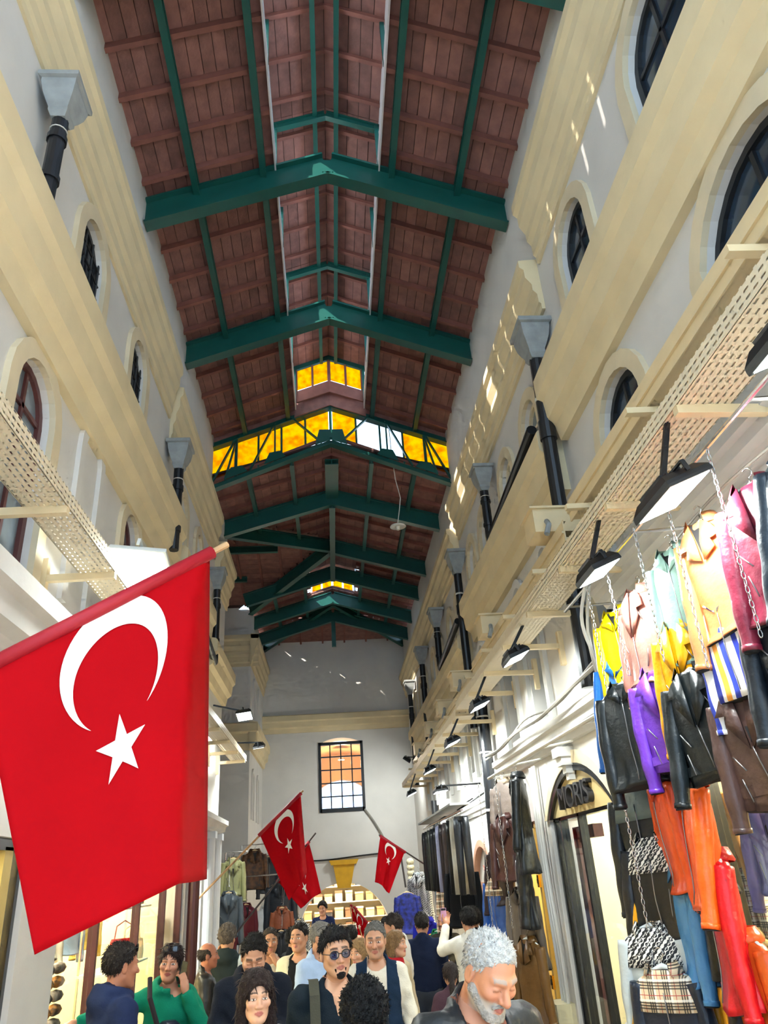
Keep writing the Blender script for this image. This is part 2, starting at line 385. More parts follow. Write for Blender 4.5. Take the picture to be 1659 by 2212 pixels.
# end wall window with 4 x 5 panes and iron bars, keystone and arch ring
WN[0] += 1; w = struct('window_%d' % WN[0], (.27,YE,3.68), 'iron barred window high on the end wall')
ax0, ax1, az0, az1 = -.36, .9, 3.72, 5.55
mb = MB()
for q in ([(ax0-.03,az0-.05),(ax0+.05,az0-.05),(ax0+.05,az1+.05),(ax0-.03,az1+.05)],[(ax1-.05,az0-.05),(ax1+.03,az0-.05),(ax1+.03,az1+.05),(ax1-.05,az1+.05)],
          [(ax0,az0-.06),(ax1,az0-.06),(ax1,az0+.05),(ax0,az0+.05)],[(ax0,az1-.03),(ax1,az1-.03),(ax1,az1+.05),(ax0,az1+.05)]): mb.prism(q, mapE, -.1, .03)
part('frame', mb, m_dark, w)
m_sky = GLASS('clear window pane', '#f4f8ff', .05)
for i in range(1,4):
    x = ax0+(ax1-ax0)*i/4; mb = MB(); mb.prism([(x-.017,az0),(x+.017,az0),(x+.017,az1),(x-.017,az1)], mapE, -.07, 0); part('glazing_bar', mb, m_dark, w)
for j in range(1,5):
    z = az0+(az1-az0)*j/5; mb = MB(); mb.prism([(ax0,z-.015),(ax1,z-.015),(ax1,z+.015),(ax0,z+.015)], mapE, -.07, 0); part('glazing_bar', mb, m_dark, w)
for i in range(4):
    for j in range(5):
        x0 = ax0+(ax1-ax0)*i/4; z0 = az0+(az1-az0)*j/5; mb = MB(); mb.prism([(x0,z0),(x0+(ax1-ax0)/4,z0),(x0+(ax1-ax0)/4,z0+(az1-az0)/5),(x0,z0+(az1-az0)/5)], mapE, -.045,-.035); part('pane', mb, m_sky, w)
# the vaulted passage behind the window and the arch, open to the sky at its far end
m_vault = M('ochre vault plaster', '#d9a566', .85, var=.1, scale=2)
mb = MB(); n = 16
pr = [(-1.5,3.2)] + [(.27-1.77*math.cos(math.pi*i/n), 4.2+1.5*math.sin(math.pi*i/n)) for i in range(n+1)] + [(2.04,3.2)]
mb.add([(x,YE+.6,z) for x,z in pr]+[(x,26,z) for x,z in pr], [(i,i+1,len(pr)+i+1,len(pr)+i) for i in range(len(pr)-1)]); mb.box(-1.5,2.04,YE+.6,26,3.1,3.2)
mb.prism(pr[:1]+[(-.75,3.2)]+[(.3-1.05*math.cos(math.pi*i/10),3.9+1.0*math.sin(math.pi*i/10)) for i in range(11)]+[(1.35,3.2)]+pr[-1:]+pr[::-1][1:-1], lambda x,z,d:(x,26+d,z), 0,.3)
tag(part('wall_upper_passage', mb, m_vault), kind='structure')
m_yel = M('yellow ochre paint', '#dba514', .6, var=.12, scale=6)
mb = MB(); mb.prism([(.06,1.72),(.42,1.72),(.56,2.38),(-.06,2.38)], mapE, 0, .12); mb.prism([(-.1,2.3),(.6,2.3),(.66,2.42),(-.16,2.42)], mapE, 0,.17)
tag(part('trim_keystone', mb, m_yel), 'yellow keystone block over the far archway', kind='structure')
for s in (-1,1):
    mb = MB(); cx = .22+s*1.55; mb.prism([(cx-.34,.62),(cx+.34,.62),(cx+.38,.8),(cx-.38,.8)], mapE, 0, .14); tag(part('trim_impost', mb, m_yel), kind='structure')
# ================================================================== roof
ceil = struct('ceiling', (CR,6,10.4), 'red stained timber roof on green steel')
S1 = .388; S2 = .30
def zr1(dx): return 10.36 - S1*dx
def zl(dx): return 11.22 - S1*dx
def zr2(dx): return 9.36 - S2*dx
PL = {}
def plank(ya, yb, s, d0, d1, zf, th=.03, name='plank', mat=None):
    # board along Y on slope side s between distances d0..d1 from the ridge
    mb = MB(); g = .0035; a = CR+s*(d0+g); b = CR+s*(d1-g); j = random.uniform(-.004,.006)
    z0 = zf(d0)+j; z1 = zf(d1)+j
    mb.add([(a,ya,z0),(b,ya,z1),(b,yb,z1),(a,yb,z0),(a,ya,z0+th),(b,ya,z1+th),(b,yb,z1+th),(a,yb,z0+th)],
           [(0,3,2,1),(4,5,6,7),(0,1,5,4),(1,2,6,5),(2,3,7,6),(3,0,4,7)])
    return part(name, mb, mat or m_wood, ceil)
YT = [-1.4, 1.2, 3.9, 6.51, 9.19, 12.0]
for a, b in zip(YT[:-1], YT[1:]):
    for s in (-1, 1):
        n = 12; W = (2.24-.66)/n
        for i in range(n): plank(a+.004, b-.004, s, .66+W*i, .66+W*(i+1), zr1)
        if b < 12:
            for i in range(5): plank(a+.004, b-.004, s, .145*i, .145*(i+1), zl)
        else:
            for i in range(5): plank(a+.004, 11.8, s, .145*i, .145*(i+1), zl)
    k = 5
    for q in range(k):
        y = a + (b-a)*(q+.5)/k
        for s in (-1, 1):
            mb = MB(); mb.beam((CR+s*.66,y,zr1(.66)-.042),(CR+s*2.25,y,zr1(2.25)-.042),.055,.08); part('rafter', mb, m_raft, ceil)
            if y < 11.7:
                mb = MB(); mb.beam((CR,y,zl(0)-.03),(CR+s*.72,y,zl(.72)-.03),.05,.055); part('rafter', mb, m_raft, ceil)
    for s in (-1, 1):
        for dx in (.8, 1.6):
            mb = MB(); z = zr1(dx)-.135; mb.ibeam((CR+s*dx,a,z),(CR+s*dx,b,z),.075,.12,.014); part('purlin', mb, m_green, ceil)
        mb = MB(); z = zl(.14)-.11; mb.ibeam((CR+s*.14,a,z),(CR+s*.14,min(b,11.75),z),.06,.1,.012); part('purlin', mb, m_green, ceil)
m_flash = M('pale lantern flashing', '#cfc9c9', .5, var=.1)
for s in (-1, 1):
    mb = MB(); x = CR+s*.64; mb.box(min(x,x+s*.02),max(x,x+s*.02),-1.4,11.8,9.98,10.2); part('lantern_kerb', mb, m_flash, ceil)
    mb = MB(); x = CR+s*.70; mb.box(min(x,x+s*.03),max(x,x+s*.03),-1.4,11.8,10.78,10.93); part('lantern_fascia', mb, m_flash, ceil)
    for y in [-1.3,0,1.3,2.6,3.9,5.2,6.51,7.85,9.19,10.5,11.7]:
        mb = MB(); mb.box(CR+s*.66-.025,CR+s*.66+.025,y-.025,y+.025,10.1,10.85); part('lantern_post', mb, m_green, ceil)

def truss(label, y, zf, half=2.24, depth=.38, w=.16, drop=.10, king=None, grp='green rafter trusses'):
    t = thing('roof_truss', label, 'roof truss', (CR,y,zf(half)-.3), group=grp)
    for s in (-1, 1):
        mb = MB(); up = Vector((s*S1,0,1))
        mb.ibeam((CR,y,zf(0)-drop-depth/2),(CR+s*half,y,zf(half)-drop-depth/2),w,depth,.03,up=up); part('rafter_beam', mb, m_green, t)
    mb = MB(); mb.prism([(CR-.18,zf(.18)-drop-.03),(CR+.18,zf(.18)-drop-.03),(CR+.18,zf(.18)-drop-depth+.03),(CR,zf(0)-drop-depth+.02),(CR-.18,zf(.18)-drop-depth+.03)], lambda x,z,d:(x,y+d,z), -.03,.03); part('ridge_plate', mb, m_green, t)
    return t
N1 = ['topmost green steel truss of the high roof, cut by picture edge','second green steel truss of the high roof, sunlit apex','third green steel truss of the high roof, before yellow glass']
for y, l in zip(YT[2:5], N1):
    truss(l, y, zr1)
    t = thing('lantern_truss', 'small green truss in the roof lantern over the '+l.split()[0]+' main truss', 'roof truss', (CR,y,10.8), group='small lantern trusses')
    for s in (-1, 1):
        mb = MB(); mb.ibeam((CR,y,zl(0)-.16),(CR+s*.7,y,zl(.7)-.16),.07,.11,.014); part('rafter_beam', mb, m_green, t)
# lantern gable with four yellow panes
g = thing('lantern_gable', 'lantern end with four yellow panes above the glazed truss', 'gable window', (CR,11.78,10.2))
gy = 11.78
fnG = lambda x,z,d: (x,gy+d,z)
for s in (-1, 1):
    mb = MB(); mb.prism([(CR,zl(0)),(CR+s*.7,zl(.7)),(CR+s*.7,zl(.7)-.1),(CR,zl(0)-.1)], fnG, -.03,.03); part('head_board', mb, m_green, g)
    mb = MB(); mb.prism([(CR,10.62),(CR+s*.64,10.37),(CR+s*.64,10.12),(CR,10.36)], fnG, -.02,.02); part('apron_board', mb, m_raft, g)
    for k in range(2):
        a = .03+.31*k; b = a+.27
        top = lambda d: zl(d)-.1; bot = lambda d: 10.62-.39*d
        mb = MB(); mb.prism([(CR+s*a,bot(a)+.03),(CR+s*b,bot(b)+.03),(CR+s*b,top(b)-.02),(CR+s*a,top(a)-.02)], fnG, -.004,.004); part('pane', mb, YELLOW(), g)
        mb = MB(); c = b+.02; mb.prism([(CR+s*(c-.02),bot(c)),(CR+s*(c+.02),bot(c)),(CR+s*(c+.02),top(c)),(CR+s*(c-.02),top(c))], fnG, -.025,.025); part('mullion', mb, m_raft, g)
mb = MB(); mb.prism([(CR-.03,10.6),(CR+.03,10.6),(CR+.03,zl(0)-.08),(CR-.03,zl(0)-.08)], fnG, -.026,.026); part('mullion', mb, m_raft, g)

# big glazed lattice truss that closes the step down to the lower roof
ty = 12.0
T = thing('glazed_truss', 'green lattice truss glazed with yellow panes at the step in the roof', 'roof truss', (CR,ty,8.4))
zt_ = lambda d: 10.26-.39*d; zb_ = lambda d: 9.42-.42*d
for s in (-1, 1):
    for f, h, nm in ((zt_,.12,'top_chord'),(zb_,.1,'bottom_chord')):
        mb = MB(); mb.beam((CR,ty,f(0)-h/2),(CR+s*2.22,ty,f(2.22)-h/2),.15,.02,off=-h/2); mb.beam((CR,ty,f(0)-h/2),(CR+s*2.22,ty,f(2.22)-h/2),.02,h); part(nm, mb, m_green, T)
    for d in (.62,1.05,1.75,2.1)[1:3]:
        mb = MB(); mb.beam((CR+s*d,ty-.03,zt_(d)-.05),(CR+s*d,ty-.03,zb_(d)),.03,.05,up=(0,1,0)); part('web_post', mb, m_green, T)
    for d0, d1 in ((.75,.1),(1.5,1.05),(2.2,1.75)):
        mb = MB(); mb.beam((CR+s*(d0 if d0<1 else d1),ty-.04,zt_(d0 if d0<1 else d1)-.05),(CR+s*(.18 if d0<1 else d0),ty-.04,zb_(.18 if d0<1 else d0)),.03,.055,up=(0,1,0)); part('web_diagonal', mb, m_green, T)
    mb = MB(); mb.beam((CR+s*1.75,ty-.04,zt_(1.75)-.08),(CR+s*1.95,ty-.04,zb_(1.95)),.03,.05,up=(0,1,0)); part('web_diagonal', mb, m_green, T)
    for d in (1.05,1.75):
        mb = MB(); mb.prism([(CR+s*(d-.2),zb_(d-.2)),(CR+s*(d+.2),zb_(d+.2)),(CR+s*(d+.1),zb_(d)+.16),(CR+s*(d-.1),zb_(d)+.2)], lambda x,z,dd:(x,ty-.05+dd,z), -.008,.008); part('gusset_plate', mb, m_green, T)
mb = MB(); mb.prism([(CR-.3,zb_(.3)),(CR,zb_(0)-.02),(CR+.3,zb_(.3)),(CR+.22,zb_(0)+.2),(CR-.22,zb_(0)+.2)], lambda x,z,d:(x,ty-.05+d,z), -.01,.01); part('gusset_plate', mb, m_green, T)
mb = MB(); mb.beam((CR,ty-.05,zt_(0)-.03),(CR,ty-.05,zb_(0)),.05,.06,up=(0,1,0)); part('king_post', mb, m_green, T)
pd = [.04,.5,.95,1.38,1.8,2.26]
clear_set = {(1,1),(1,2)}
for s in (-1, 1):
    for k in range(5):
        a, b = pd[k], pd[k+1]-.03
        hb = lambda d: max(zb_(d)+.12, 0)
        sh = .05*k
        mb = MB(); mb.prism([(CR+s*a,hb(a)+.03),(CR+s*b,hb(b)+.03),(CR+s*b,zt_(b)-.12),(CR+s*a,zt_(a)-.12)], lambda x,z,d:(x,ty+.08+d,z), -.004,.004)
        o = part('pane', mb, GLASS('clear roof pane','#ffffff',.05) if (s,k) in clear_set else YELLOW(), T)
        mb = MB(); c = b+.015; mb.prism([(CR+s*(c-.018),hb(c)-.05),(CR+s*(c+.018),hb(c)-.05),(CR+s*(c+.018),zt_(c)),(CR+s*(c-.018),zt_(c))], lambda x,z,d:(x,ty+.08+d,z), -.02,.02); part('mullion', mb, m_green, T)
    mb = MB(); mb.prism([(CR,zb_(0)+.1),(CR+s*2.2,zb_(2.2)+.1),(CR+s*2.2,zb_(2.2)+.16),(CR,zb_(0)+.16)], lambda x,z,d:(x,ty+.08+d,z), -.025,.025); part('glazing_rail', mb, m_raft, T)

# lower roof with left cross gable, hip at the end wall
YC = 16.35; KV = 2.55/2.22; YH = 20.5
def seg2(s, d0, d1):
    dm = (d0+d1)/2; yend = YH + dm/2.22*(YE-YH)
    if s > 0: return [(12.1, yend)]
    return [(12.1, YC-KV*dm), (YC+KV*dm, yend)]
n = 13; W = 2.26/n
LAN = (17.3, 19.9)
for s in (-1, 1):
    for i in range(n):
        for a, b in seg2(s, W*i, W*(i+1)):
            cuts = [a] + [y for y in (13.75,16.3,18.0,19.9,21.5) if a+.2 < y < b-.2] + [b]
            for p, q in zip(cuts[:-1], cuts[1:]):
                if i < 4 and p >= 17.9 and q <= 20.0: continue
                plank(p, q, s, W*i, W*(i+1), zr2)
for e in range(14):                       # cross gable boards run along X
    for s in (-1, 1):
        e0 = e*.19; e1 = e0+.185
        mb = MB(); x1 = CR-max((e0+e1)/2/KV,.02); zz = lambda k: 9.36-S2/KV*k
        y0 = YC+s*e0; y1 = YC+s*e1
        mb.add([(x1,y0,zz(e0)),(x1,y1,zz(e1)),(-7,y1,zz(e1)),(-7,y0,zz(e0)),(x1,y0,zz(e0)+.03),(x1,y1,zz(e1)+.03),(-7,y1,zz(e1)+.03),(-7,y0,zz(e0)+.03)],[(0,3,2,1),(4,5,6,7),(0,1,5,4),(1,2,6,5),(2,3,7,6),(3,0,4,7)])
        part('plank', mb, m_wood, ceil)
for k in range(9):                        # hip boards
    y0 = YH+.02+k*.255; y1 = y0+.25; zz = lambda y: 9.36-(y-YH)*S2*2.22/(YE-YH); hw = (y0+y1)/2-YH; hw *= 2.22/(YE-YH)
    mb = MB(); mb.add([(CR-hw,y0,zz(y0)),(CR+hw,y0,zz(y0)),(CR+hw,y1,zz(y1)),(CR-hw,y1,zz(y1)),(CR-hw,y0,zz(y0)+.03),(CR+hw,y0,zz(y0)+.03),(CR+hw,y1,zz(y1)+.03),(CR-hw,y1,zz(y1)+.03)],[(0,3,2,1),(4,5,6,7),(0,1,5,4),(1,2,6,5),(2,3,7,6),(3,0,4,7)])
    part('plank', mb, m_wood, ceil)
for k in range(6):
    x = CR-1.7+k*.68; a = abs(x-CR)/2.22*(YE-YH)+YH
    mb = MB(); mb.beam((x,a,9.36-(a-YH)*S2*2.22/(YE-YH)-.05),(x,YE-.02,9.36-S2*2.22-.05),.05,.08); part('rafter', mb, m_raft, ceil)
y = 12.35
while y < 22.3:
    for s in (-1, 1):
        d0 = 0.0; d1 = 2.24
        if s < 0 and abs(y-YC) < 2.55: d1 = abs(y-YC)/KV
        if y > YH: d0 = (y-YH)/(YE-YH)*2.22
        if LAN[0] < y < LAN[1]+.2: d0 = .6
        if d1-d0 > .1:
            mb = MB(); mb.beam((CR+s*d0,y,zr2(d0)-.042),(CR+s*d1,y,zr2(d1)-.042),.055,.08); part('rafter', mb, m_raft, ceil)
    y += .52
x = -.6
while x > -6.5:
    for s in (-1, 1):
        e1 = min(2.6, (CR-x)*KV); mb = MB(); mb.beam((x,YC,9.36-.045),(x,YC+s*e1,9.36-S2/KV*e1-.045),.055,.08); part('rafter', mb, m_raft, ceil)
    x -= .52
for s in (-1, 1):
    for dx in (.75, 1.55):
        for a, b in (seg2(s, dx-.05, dx+.05)):
            mb = MB(); z = zr2(dx)-.135; mb.ibeam((CR+s*dx,a,z),(CR+s*dx,b,z),.075,.12,.014); part('purlin', mb, m_green, ceil)
mb = MB(); mb.ibeam((CR-1.3,YC-1.3*0,9.1),(-7,YC,9.1),.1,.16,.015); part('purlin', mb, m_green, ceil)
for s in (-1,1):
    mb = MB(); mb.ibeam((-2.0,YC+s*1.4,9.0-.1),(-7,YC+s*1.4,8.9),.08,.13,.014); part('purlin', mb, m_green, ceil)
mb = MB(); mb.ibeam((CR,12.3,9.22-.1),(CR,13.75,9.22-.1),.26,.12,.02); part('ridge_beam', mb, m_green, ceil)
mb = MB(); mb.ibeam((CR,13.75,9.0),(CR,18.0,9.0),.12,.3,.02); part('ridge_beam', mb, m_green, ceil)
N2 = ['first green truss beyond the yellow glass, under lower roof','green half truss beside the left valley beams','green truss with sunlit strip before the far lantern','green truss lit gold under the far lantern','last green truss before the end wall gable']
for y, l in zip((13.75,16.3,18.0,19.9,21.2), N2):
    if y == 16.3:
        t = thing('roof_truss', l, 'roof truss', (CR,y,8.3), group='green rafter trusses')
        mb = MB(); mb.ibeam((CR,y,zr2(0)-.27),(CR+2.24,y,zr2(2.24)-.27),.14,.34,.025); part('rafter_beam', mb, m_green, t)
        for yy in (13.85, 18.85):
            mb = MB(); mb.ibeam((CR,YC,zr2(0)-.24),(CR-2.2,yy,zr2(2.2)-.24),.14,.3,.025); part('valley_beam', mb, m_green, t)
    elif y == 21.2:
        t = truss(l, y, lambda d: zr2(d)-.1, depth=.34, w=.14)
        for s in (-1,1):
            mb = MB(); mb.ibeam((CR,YH,zr2(0)-.2),(CR+s*2.2,YE-.05,zr2(2.2)-.2),.12,.22,.02); part('hip_beam', mb, m_green, t)
        mb = MB(); mb.box(CR-.06,CR+.06,21.14,21.26,8.05,8.95); part('king_post', mb, m_green, t)
    else: truss(l, y, zr2, depth=.34, w=.14)
# far lantern
fl_ = thing('far_lantern', 'small far roof lantern with yellow panes', 'roof lantern', (CR,18.6,9.2))
zf_ = lambda d: 10.0-.39*d
for s in (-1,1):
    for i in range(4):
        mb = MB(); a = CR+s*.17*i; b = CR+s*.17*(i+1)
        mb.add([(a,17.6,zf_(.17*i)),(b,17.6,zf_(.17*(i+1))),(b,20.3,zf_(.17*(i+1))),(a,20.3,zf_(.17*i)),(a,17.6,zf_(.17*i)+.03),(b,17.6,zf_(.17*(i+1))+.03),(b,20.3,zf_(.17*(i+1))+.03),(a,20.3,zf_(.17*i)+.03)],[(0,3,2,1),(4,5,6,7),(0,1,5,4),(1,2,6,5),(2,3,7,6),(3,0,4,7)])
        part('plank', mb, m_wood, fl_)
    for y in (17.7,18.9,20.1):
        mb = MB(); mb.box(CR+s*.64-.03,CR+s*.64+.03,y-.03,y+.03,9.1,9.78); part('post', mb, m_flash, fl_)
    for k in range(2):
        a = .03+.3*k; b = a+.25
        mb = MB(); mb.prism([(CR+s*a,9.6-.3*a),(CR+s*b,9.6-.3*b),(CR+s*b,zf_(b)-.06),(CR+s*a,zf_(a)-.06)], lambda x,z,d:(x,20.3+d,z), -.004,.004); part('pane', mb, YELLOW(), fl_)
    mb = MB(); mb.prism([(CR,9.6),(CR+s*.66,9.4),(CR+s*.66,9.05),(CR,9.25)], lambda x,z,d:(x,20.3+d,z), -.02,.02); part('apron_board', mb, m_raft, fl_)
    mb = MB(); mb.beam((CR,17.6,9.86),(CR+s*.66,17.6,zf_(.66)-.12),.05,.08); part('rafter_beam', mb, m_green, fl_)
# unseen deck added above the boards to block sky through the gaps
m_deck = M('dark sky block', '#3a2422', .9)
def deck(quads):
    mb = MB()
    for q in quads:
        k = len(q); mb.add([(x,y,z+.04) for x,y,z in q]+[(x,y,z+.08) for x,y,z in q], [tuple(range(k)), tuple(range(2*k-1,k-1,-1))]+[(i,(i+1)%k,k+(i+1)%k,k+i) for i in range(k)])
        part('sky_block_deck', mb, m_deck, ceil); mb = MB()
for s in (-1, 1):
    X = lambda d: CR+s*d
    deck([[(X(.65),-1.4,zr1(.65)),(X(2.6),-1.4,zr1(2.6)),(X(2.6),12.0,zr1(2.6)),(X(.65),12.0,zr1(.65))],
          [(X(0),-1.4,zl(0)),(X(.8),-1.4,zl(.8)),(X(.8),11.9,zl(.8)),(X(0),11.9,zl(0))],
          [(X(0),12.05,zr2(0)),(X(2.6),12.05,zr2(2.6)),(X(2.6),13.6,zr2(2.6)),(X(0),13.6,zr2(0))],
          [(X(.7),17.9,zr2(.7)),(X(2.3),18.9 if s<0 else 17.9,zr2(2.3)),(X(2.3),22.9,zr2(2.3)),(X(.7),20.2,zr2(.7))],
          [(X(0),19.95,zr2(0)),(X(.7),19.95,zr2(.7)),(X(.7),21.2,zr2(.7)),(X(0),20.5,zr2(0))]])
    if s > 0: deck([[(X(0),13.55,zr2(0)),(X(2.6),13.55,zr2(2.6)),(X(2.6),18,zr2(2.6)),(X(0),18,zr2(0))]])
    else: deck([[(X(0),13.55,zr2(0)),(X(2.3),13.55,zr2(2.3)),(X(2.3),13.8,zr2(2.3)),(X(0),16.35,zr2(0))],[(X(0),16.35,zr2(0)),(X(2.3),18.95,zr2(2.3)),(X(.7),18.0,zr2(.7)),(X(0),18.0,zr2(0))]])
    zz = lambda e: 9.36-S2/KV*e
    deck([[(CR,YC,zz(0)),(-7.3,YC,zz(0)),(-7.3,YC+s*3.1,zz(3.1)),(CR-2.7,YC+s*3.1,zz(3.1))]])
    deck([[(CR+s*.7,17.5,9.75),(CR,17.5,10.02),(CR,20.4,10.02),(CR+s*.7,20.4,9.75)]])
deck([[(CR,YH,9.36),(CR+2.3,YE+.1,8.67),(CR-2.3,YE+.1,8.67)]])

# frosted side panes added to soften the sun; gaps let it reach the trusses
m_frost = bpy.data.materials.new('frosted sun diffuser'); m_frost.use_nodes = True
_nt = m_frost.node_tree; _nt.nodes.remove(_nt.nodes['Principled BSDF']); _t = _nt.nodes.new('ShaderNodeBsdfTranslucent'); _t.inputs[0].default_value = (.85,.85,.85,1); _nt.links.new(_t.outputs[0], _nt.nodes['Material Output'].inputs[0])
for s in (-1,):
    y = -1.35
    while y < 11.6:
        miss = s < 0 and any(abs(y+.22-q) < .23 for q in (6.05, 8.75, 10.1))
        if not miss:
            mb = MB(); mb.box(CR+s*.68-.003,CR+s*.68+.003,y,y+.42,10.2,10.8); part('sun_softening_pane', mb, m_frost, ceil)
        y += .44

for s in (-1, 1):
    mb = MB(); mb.prism([(CR+s*.6,zt_(.6)-.02),(CR+s*2.24,zt_(2.24)-.02),(CR+s*2.24,zr1(2.24)+.06),(CR+s*.6,zr1(.6)+.06)], lambda x,z,d:(x,12.02+d,z), -.015,.015); part('closing_board', mb, m_wood, ceil)
    mb = MB(); mb.prism([(CR,zt_(0)-.12),(CR+s*.68,zt_(.68)-.12),(CR+s*.68,10.3),(CR,10.5)], lambda x,z,d:(x,11.9+d,z), -.015,.015); part('closing_board', mb, m_wood, ceil)
# ================================================================== rainwater heads, pipes, trays, lamps, wires
def square_ring(cx, cy, hx, hy, z): return [(cx-hx,cy-hy,z),(cx+hx,cy-hy,z),(cx+hx,cy+hy,z),(cx-hx,cy+hy,z)]
def downpipe(label, side, y, ztop, zbot, sc=1.0, lean=0.0, horiz=None, grp='rainwater pipes'):
    X = XR if side > 0 else XL; cx = X - side*.17
    t = thing('rainwater_pipe', label, 'drainpipe', (cx,y,ztop-.4), group=grp)
    prof = [(.10,0),(.10,-.03),(.19,-.07),(.17,-.12),(.155,-.2),(.13,-.27),(.10,-.34),(.075,-.36),(.075,-.4)]
    prof = [(.2,0),(.2,-.05),(.17,-.06),(.17,-.1),(.15,-.2),(.12,-.28),(.095,-.33),(.095,-.37),(.07,-.42)]
    mb = MB(); mb.loft([square_ring(cx,y,r*.85*sc,r*sc,ztop+h*sc) for r, h in prof]); part('hopper_head', mb, m_zinc, t)
    top = Vector((cx,y,ztop-.4*sc)); bot = Vector((X-side*(.17-lean*.0),y+lean,zbot))
    mb = MB(); mb.tube([top, bot], .068*sc, 14); part('pipe', mb, m_black, t, smooth=False)
    for f in (.22,.72):
        p = top.lerp(bot, f); q = top.lerp(bot, f+.06); mb = MB(); mb.tube([p,q],.082*sc,14); part('pipe_collar', mb, m_black, t)
    p = top.lerp(bot,.14); q = top.lerp(bot,.15); mb = MB(); mb.tube([p,q],.075*sc,14); part('tie', mb, m_tie, t)
    if horiz:
        mb = MB(); mb.tube([bot+Vector((0,0,.02)),Vector((bot.x,bot.y,bot.z-.05)),Vector((bot.x,bot.y-.12,bot.z-.02)),Vector((bot.x,bot.y-horiz,bot.z+.14))],.055,12); part('branch_pipe', mb, m_black, t)
    return t
downpipe('black downpipe with grey hopper head, biggest one on the wall above jackets',1,5.95,6.98,3.3,lean=.18)
downpipe('black downpipe with grey hopper, second along, turning into a sloping branch',1,8.85,6.95,5.92,.85,horiz=2.4)
downpipe('black downpipe with grey hopper, third along the jacket side wall',1,11.45,6.8,3.9,.95)
downpipe('black downpipe with grey hopper, fourth along, with long branch pipe',1,14.3,6.75,5.6,.9,horiz=2.4)
downpipe('black downpipe with grey hopper, fifth along, near the end wall',1,17.1,6.75,4.3,.95)
downpipe('farthest black downpipe with grey hopper beside the end wall',1,20.2,6.7,4.0,.9)
downpipe('black downpipe with large grey hopper head above the big flag wall',-1,3.75,7.45,6.3,.85)
downpipe('black downpipe with grey hopper at the break of the cream band',-1,8.45,7.2,5.7,.9)
downpipe('black downpipe with grey hopper next to the wooden flagpole tip',-1,12.0,6.85,5.3,.85,horiz=1.2)
# lower stretch of black pipe on the right wall beside the mezzanine windows
def pipe(label, pts, r, mat=None, name='wall_pipe'):
    t = thing(name, label, 'pipe', pts[-1]); mb = MB(); mb.tube(pts, r, 14); part('pipe', mb, mat or m_black, t)
    n = len(pts)
    for i in range(n-1):
        a, b = Vector(pts[i]), Vector(pts[i+1])
        for f in (.3,.75):
            mb = MB(); mb.tube([a.lerp(b,f),a.lerp(b,f+.02)], r*1.14, 14); part('pipe_collar', mb, m_tie, t)
    return t
pipe('black wall pipe running down beside the hung fur coats', [(2.2,10.85,4.3),(2.2,10.9,3.2),(2.18,11.0,1.6),(2.18,11.0,-.3)],.085)
pipe('thin black pipe on the far wall beside the end window', [(2.25,17.6,3.4),(2.25,17.6,.2)],.07)

def tray(label, y0, y1, side, xo, z, w=.26, cat='cable tray'):
    # perforated tray, xo = distance of outer edge from wall
    X = XR if side > 0 else XL; a = X-side*xo; b = X-side*(xo-w)
    t = thing('cable_tray', label, cat, ((a+b)/2,y0,z))
    mb = MB(); x0, x1 = min(a,b), max(a,b)
    mb.box(x0,x1,y0,y1,z,z+.006); part('tray_bottom', mb, PERF(), t)
    for x in (x0, x1):
        mb = MB(); mb.box(x-.004,x+.004,y0,y1,z,z+.1); part('tray_side', mb, PERF(), t)
    y = y0+.35
    while y < y1:
        mb = MB(); mb.beam((X,y,z-.03),(a-side*.03*0,y,z-.02),.045,.05); mb.prism([(0,-.22),(.05,-.22),(.05,.12),(0,.12)], lambda u,v,d:(X-side*u,y+d,z+v), -.03,.03); part('bracket', mb, m_trunk, t)
        y += 1.05
    return t
tray('perforated cable tray along the jacket side wall above the floodlights', .5,10.3,1,.62,3.97,.28)
tray('perforated cable tray far along the jacket side wall', 10.4,19.5,1,.62,3.9,.26)
tray('perforated cable tray above the big flag', .5,8.6,-1,.52,4.05,.25)
tray('short perforated cable tray behind the far floodlights', 9.2,13.9,-1,.5,3.95,.25)
def trunk(label, y0, y1, z):
    t = thing('cable_trunking', label, 'trunking', (XR-.2,y0,z))
    x0, x1 = XR-.34, XR-.02
    mb = MB(); mb.box(x0,x1,y0,y1,z,z+.012); part('trunking_bottom', mb, m_trunk, t)
    mb = MB(); mb.box(x0-.012,x0,y0,y1,z-.02,z+.16); mb.box(x0-.03,x0-.012,y0,y1,z+.05,z+.07); part('trunking_side', mb, m_trunk, t)
    mb = MB(); mb.box(x0,x0+.02,y0,y1,z+.16,z+.18); part('trunking_lip', mb, m_trunk, t)
    y = y0+.2
    while y < y1:
        for dx in (.1,.2):
            mb = MB(); mb.tube([(x0+dx,y,z-.004),(x0+dx,y,z)],.012,6); part('knockout', mb, m_hole, t)
        y += .55
    y = y0+.6
    while y < y1:
        mb = MB(); mb.beam((XR,y,z-.05),(XR-.5,y,z-.06),.05,.04); part('bracket', mb, m_trunk, t); y += 1.3
    return t
trunk('long cream cable trunking under the lower arched windows', .5,5.35,4.5); trunk('cream cable trunking between the third and fourth hoppers', 5.55,10.2,4.42); trunk('cream cable trunking run near the end wall', 10.4,19.0,4.3)
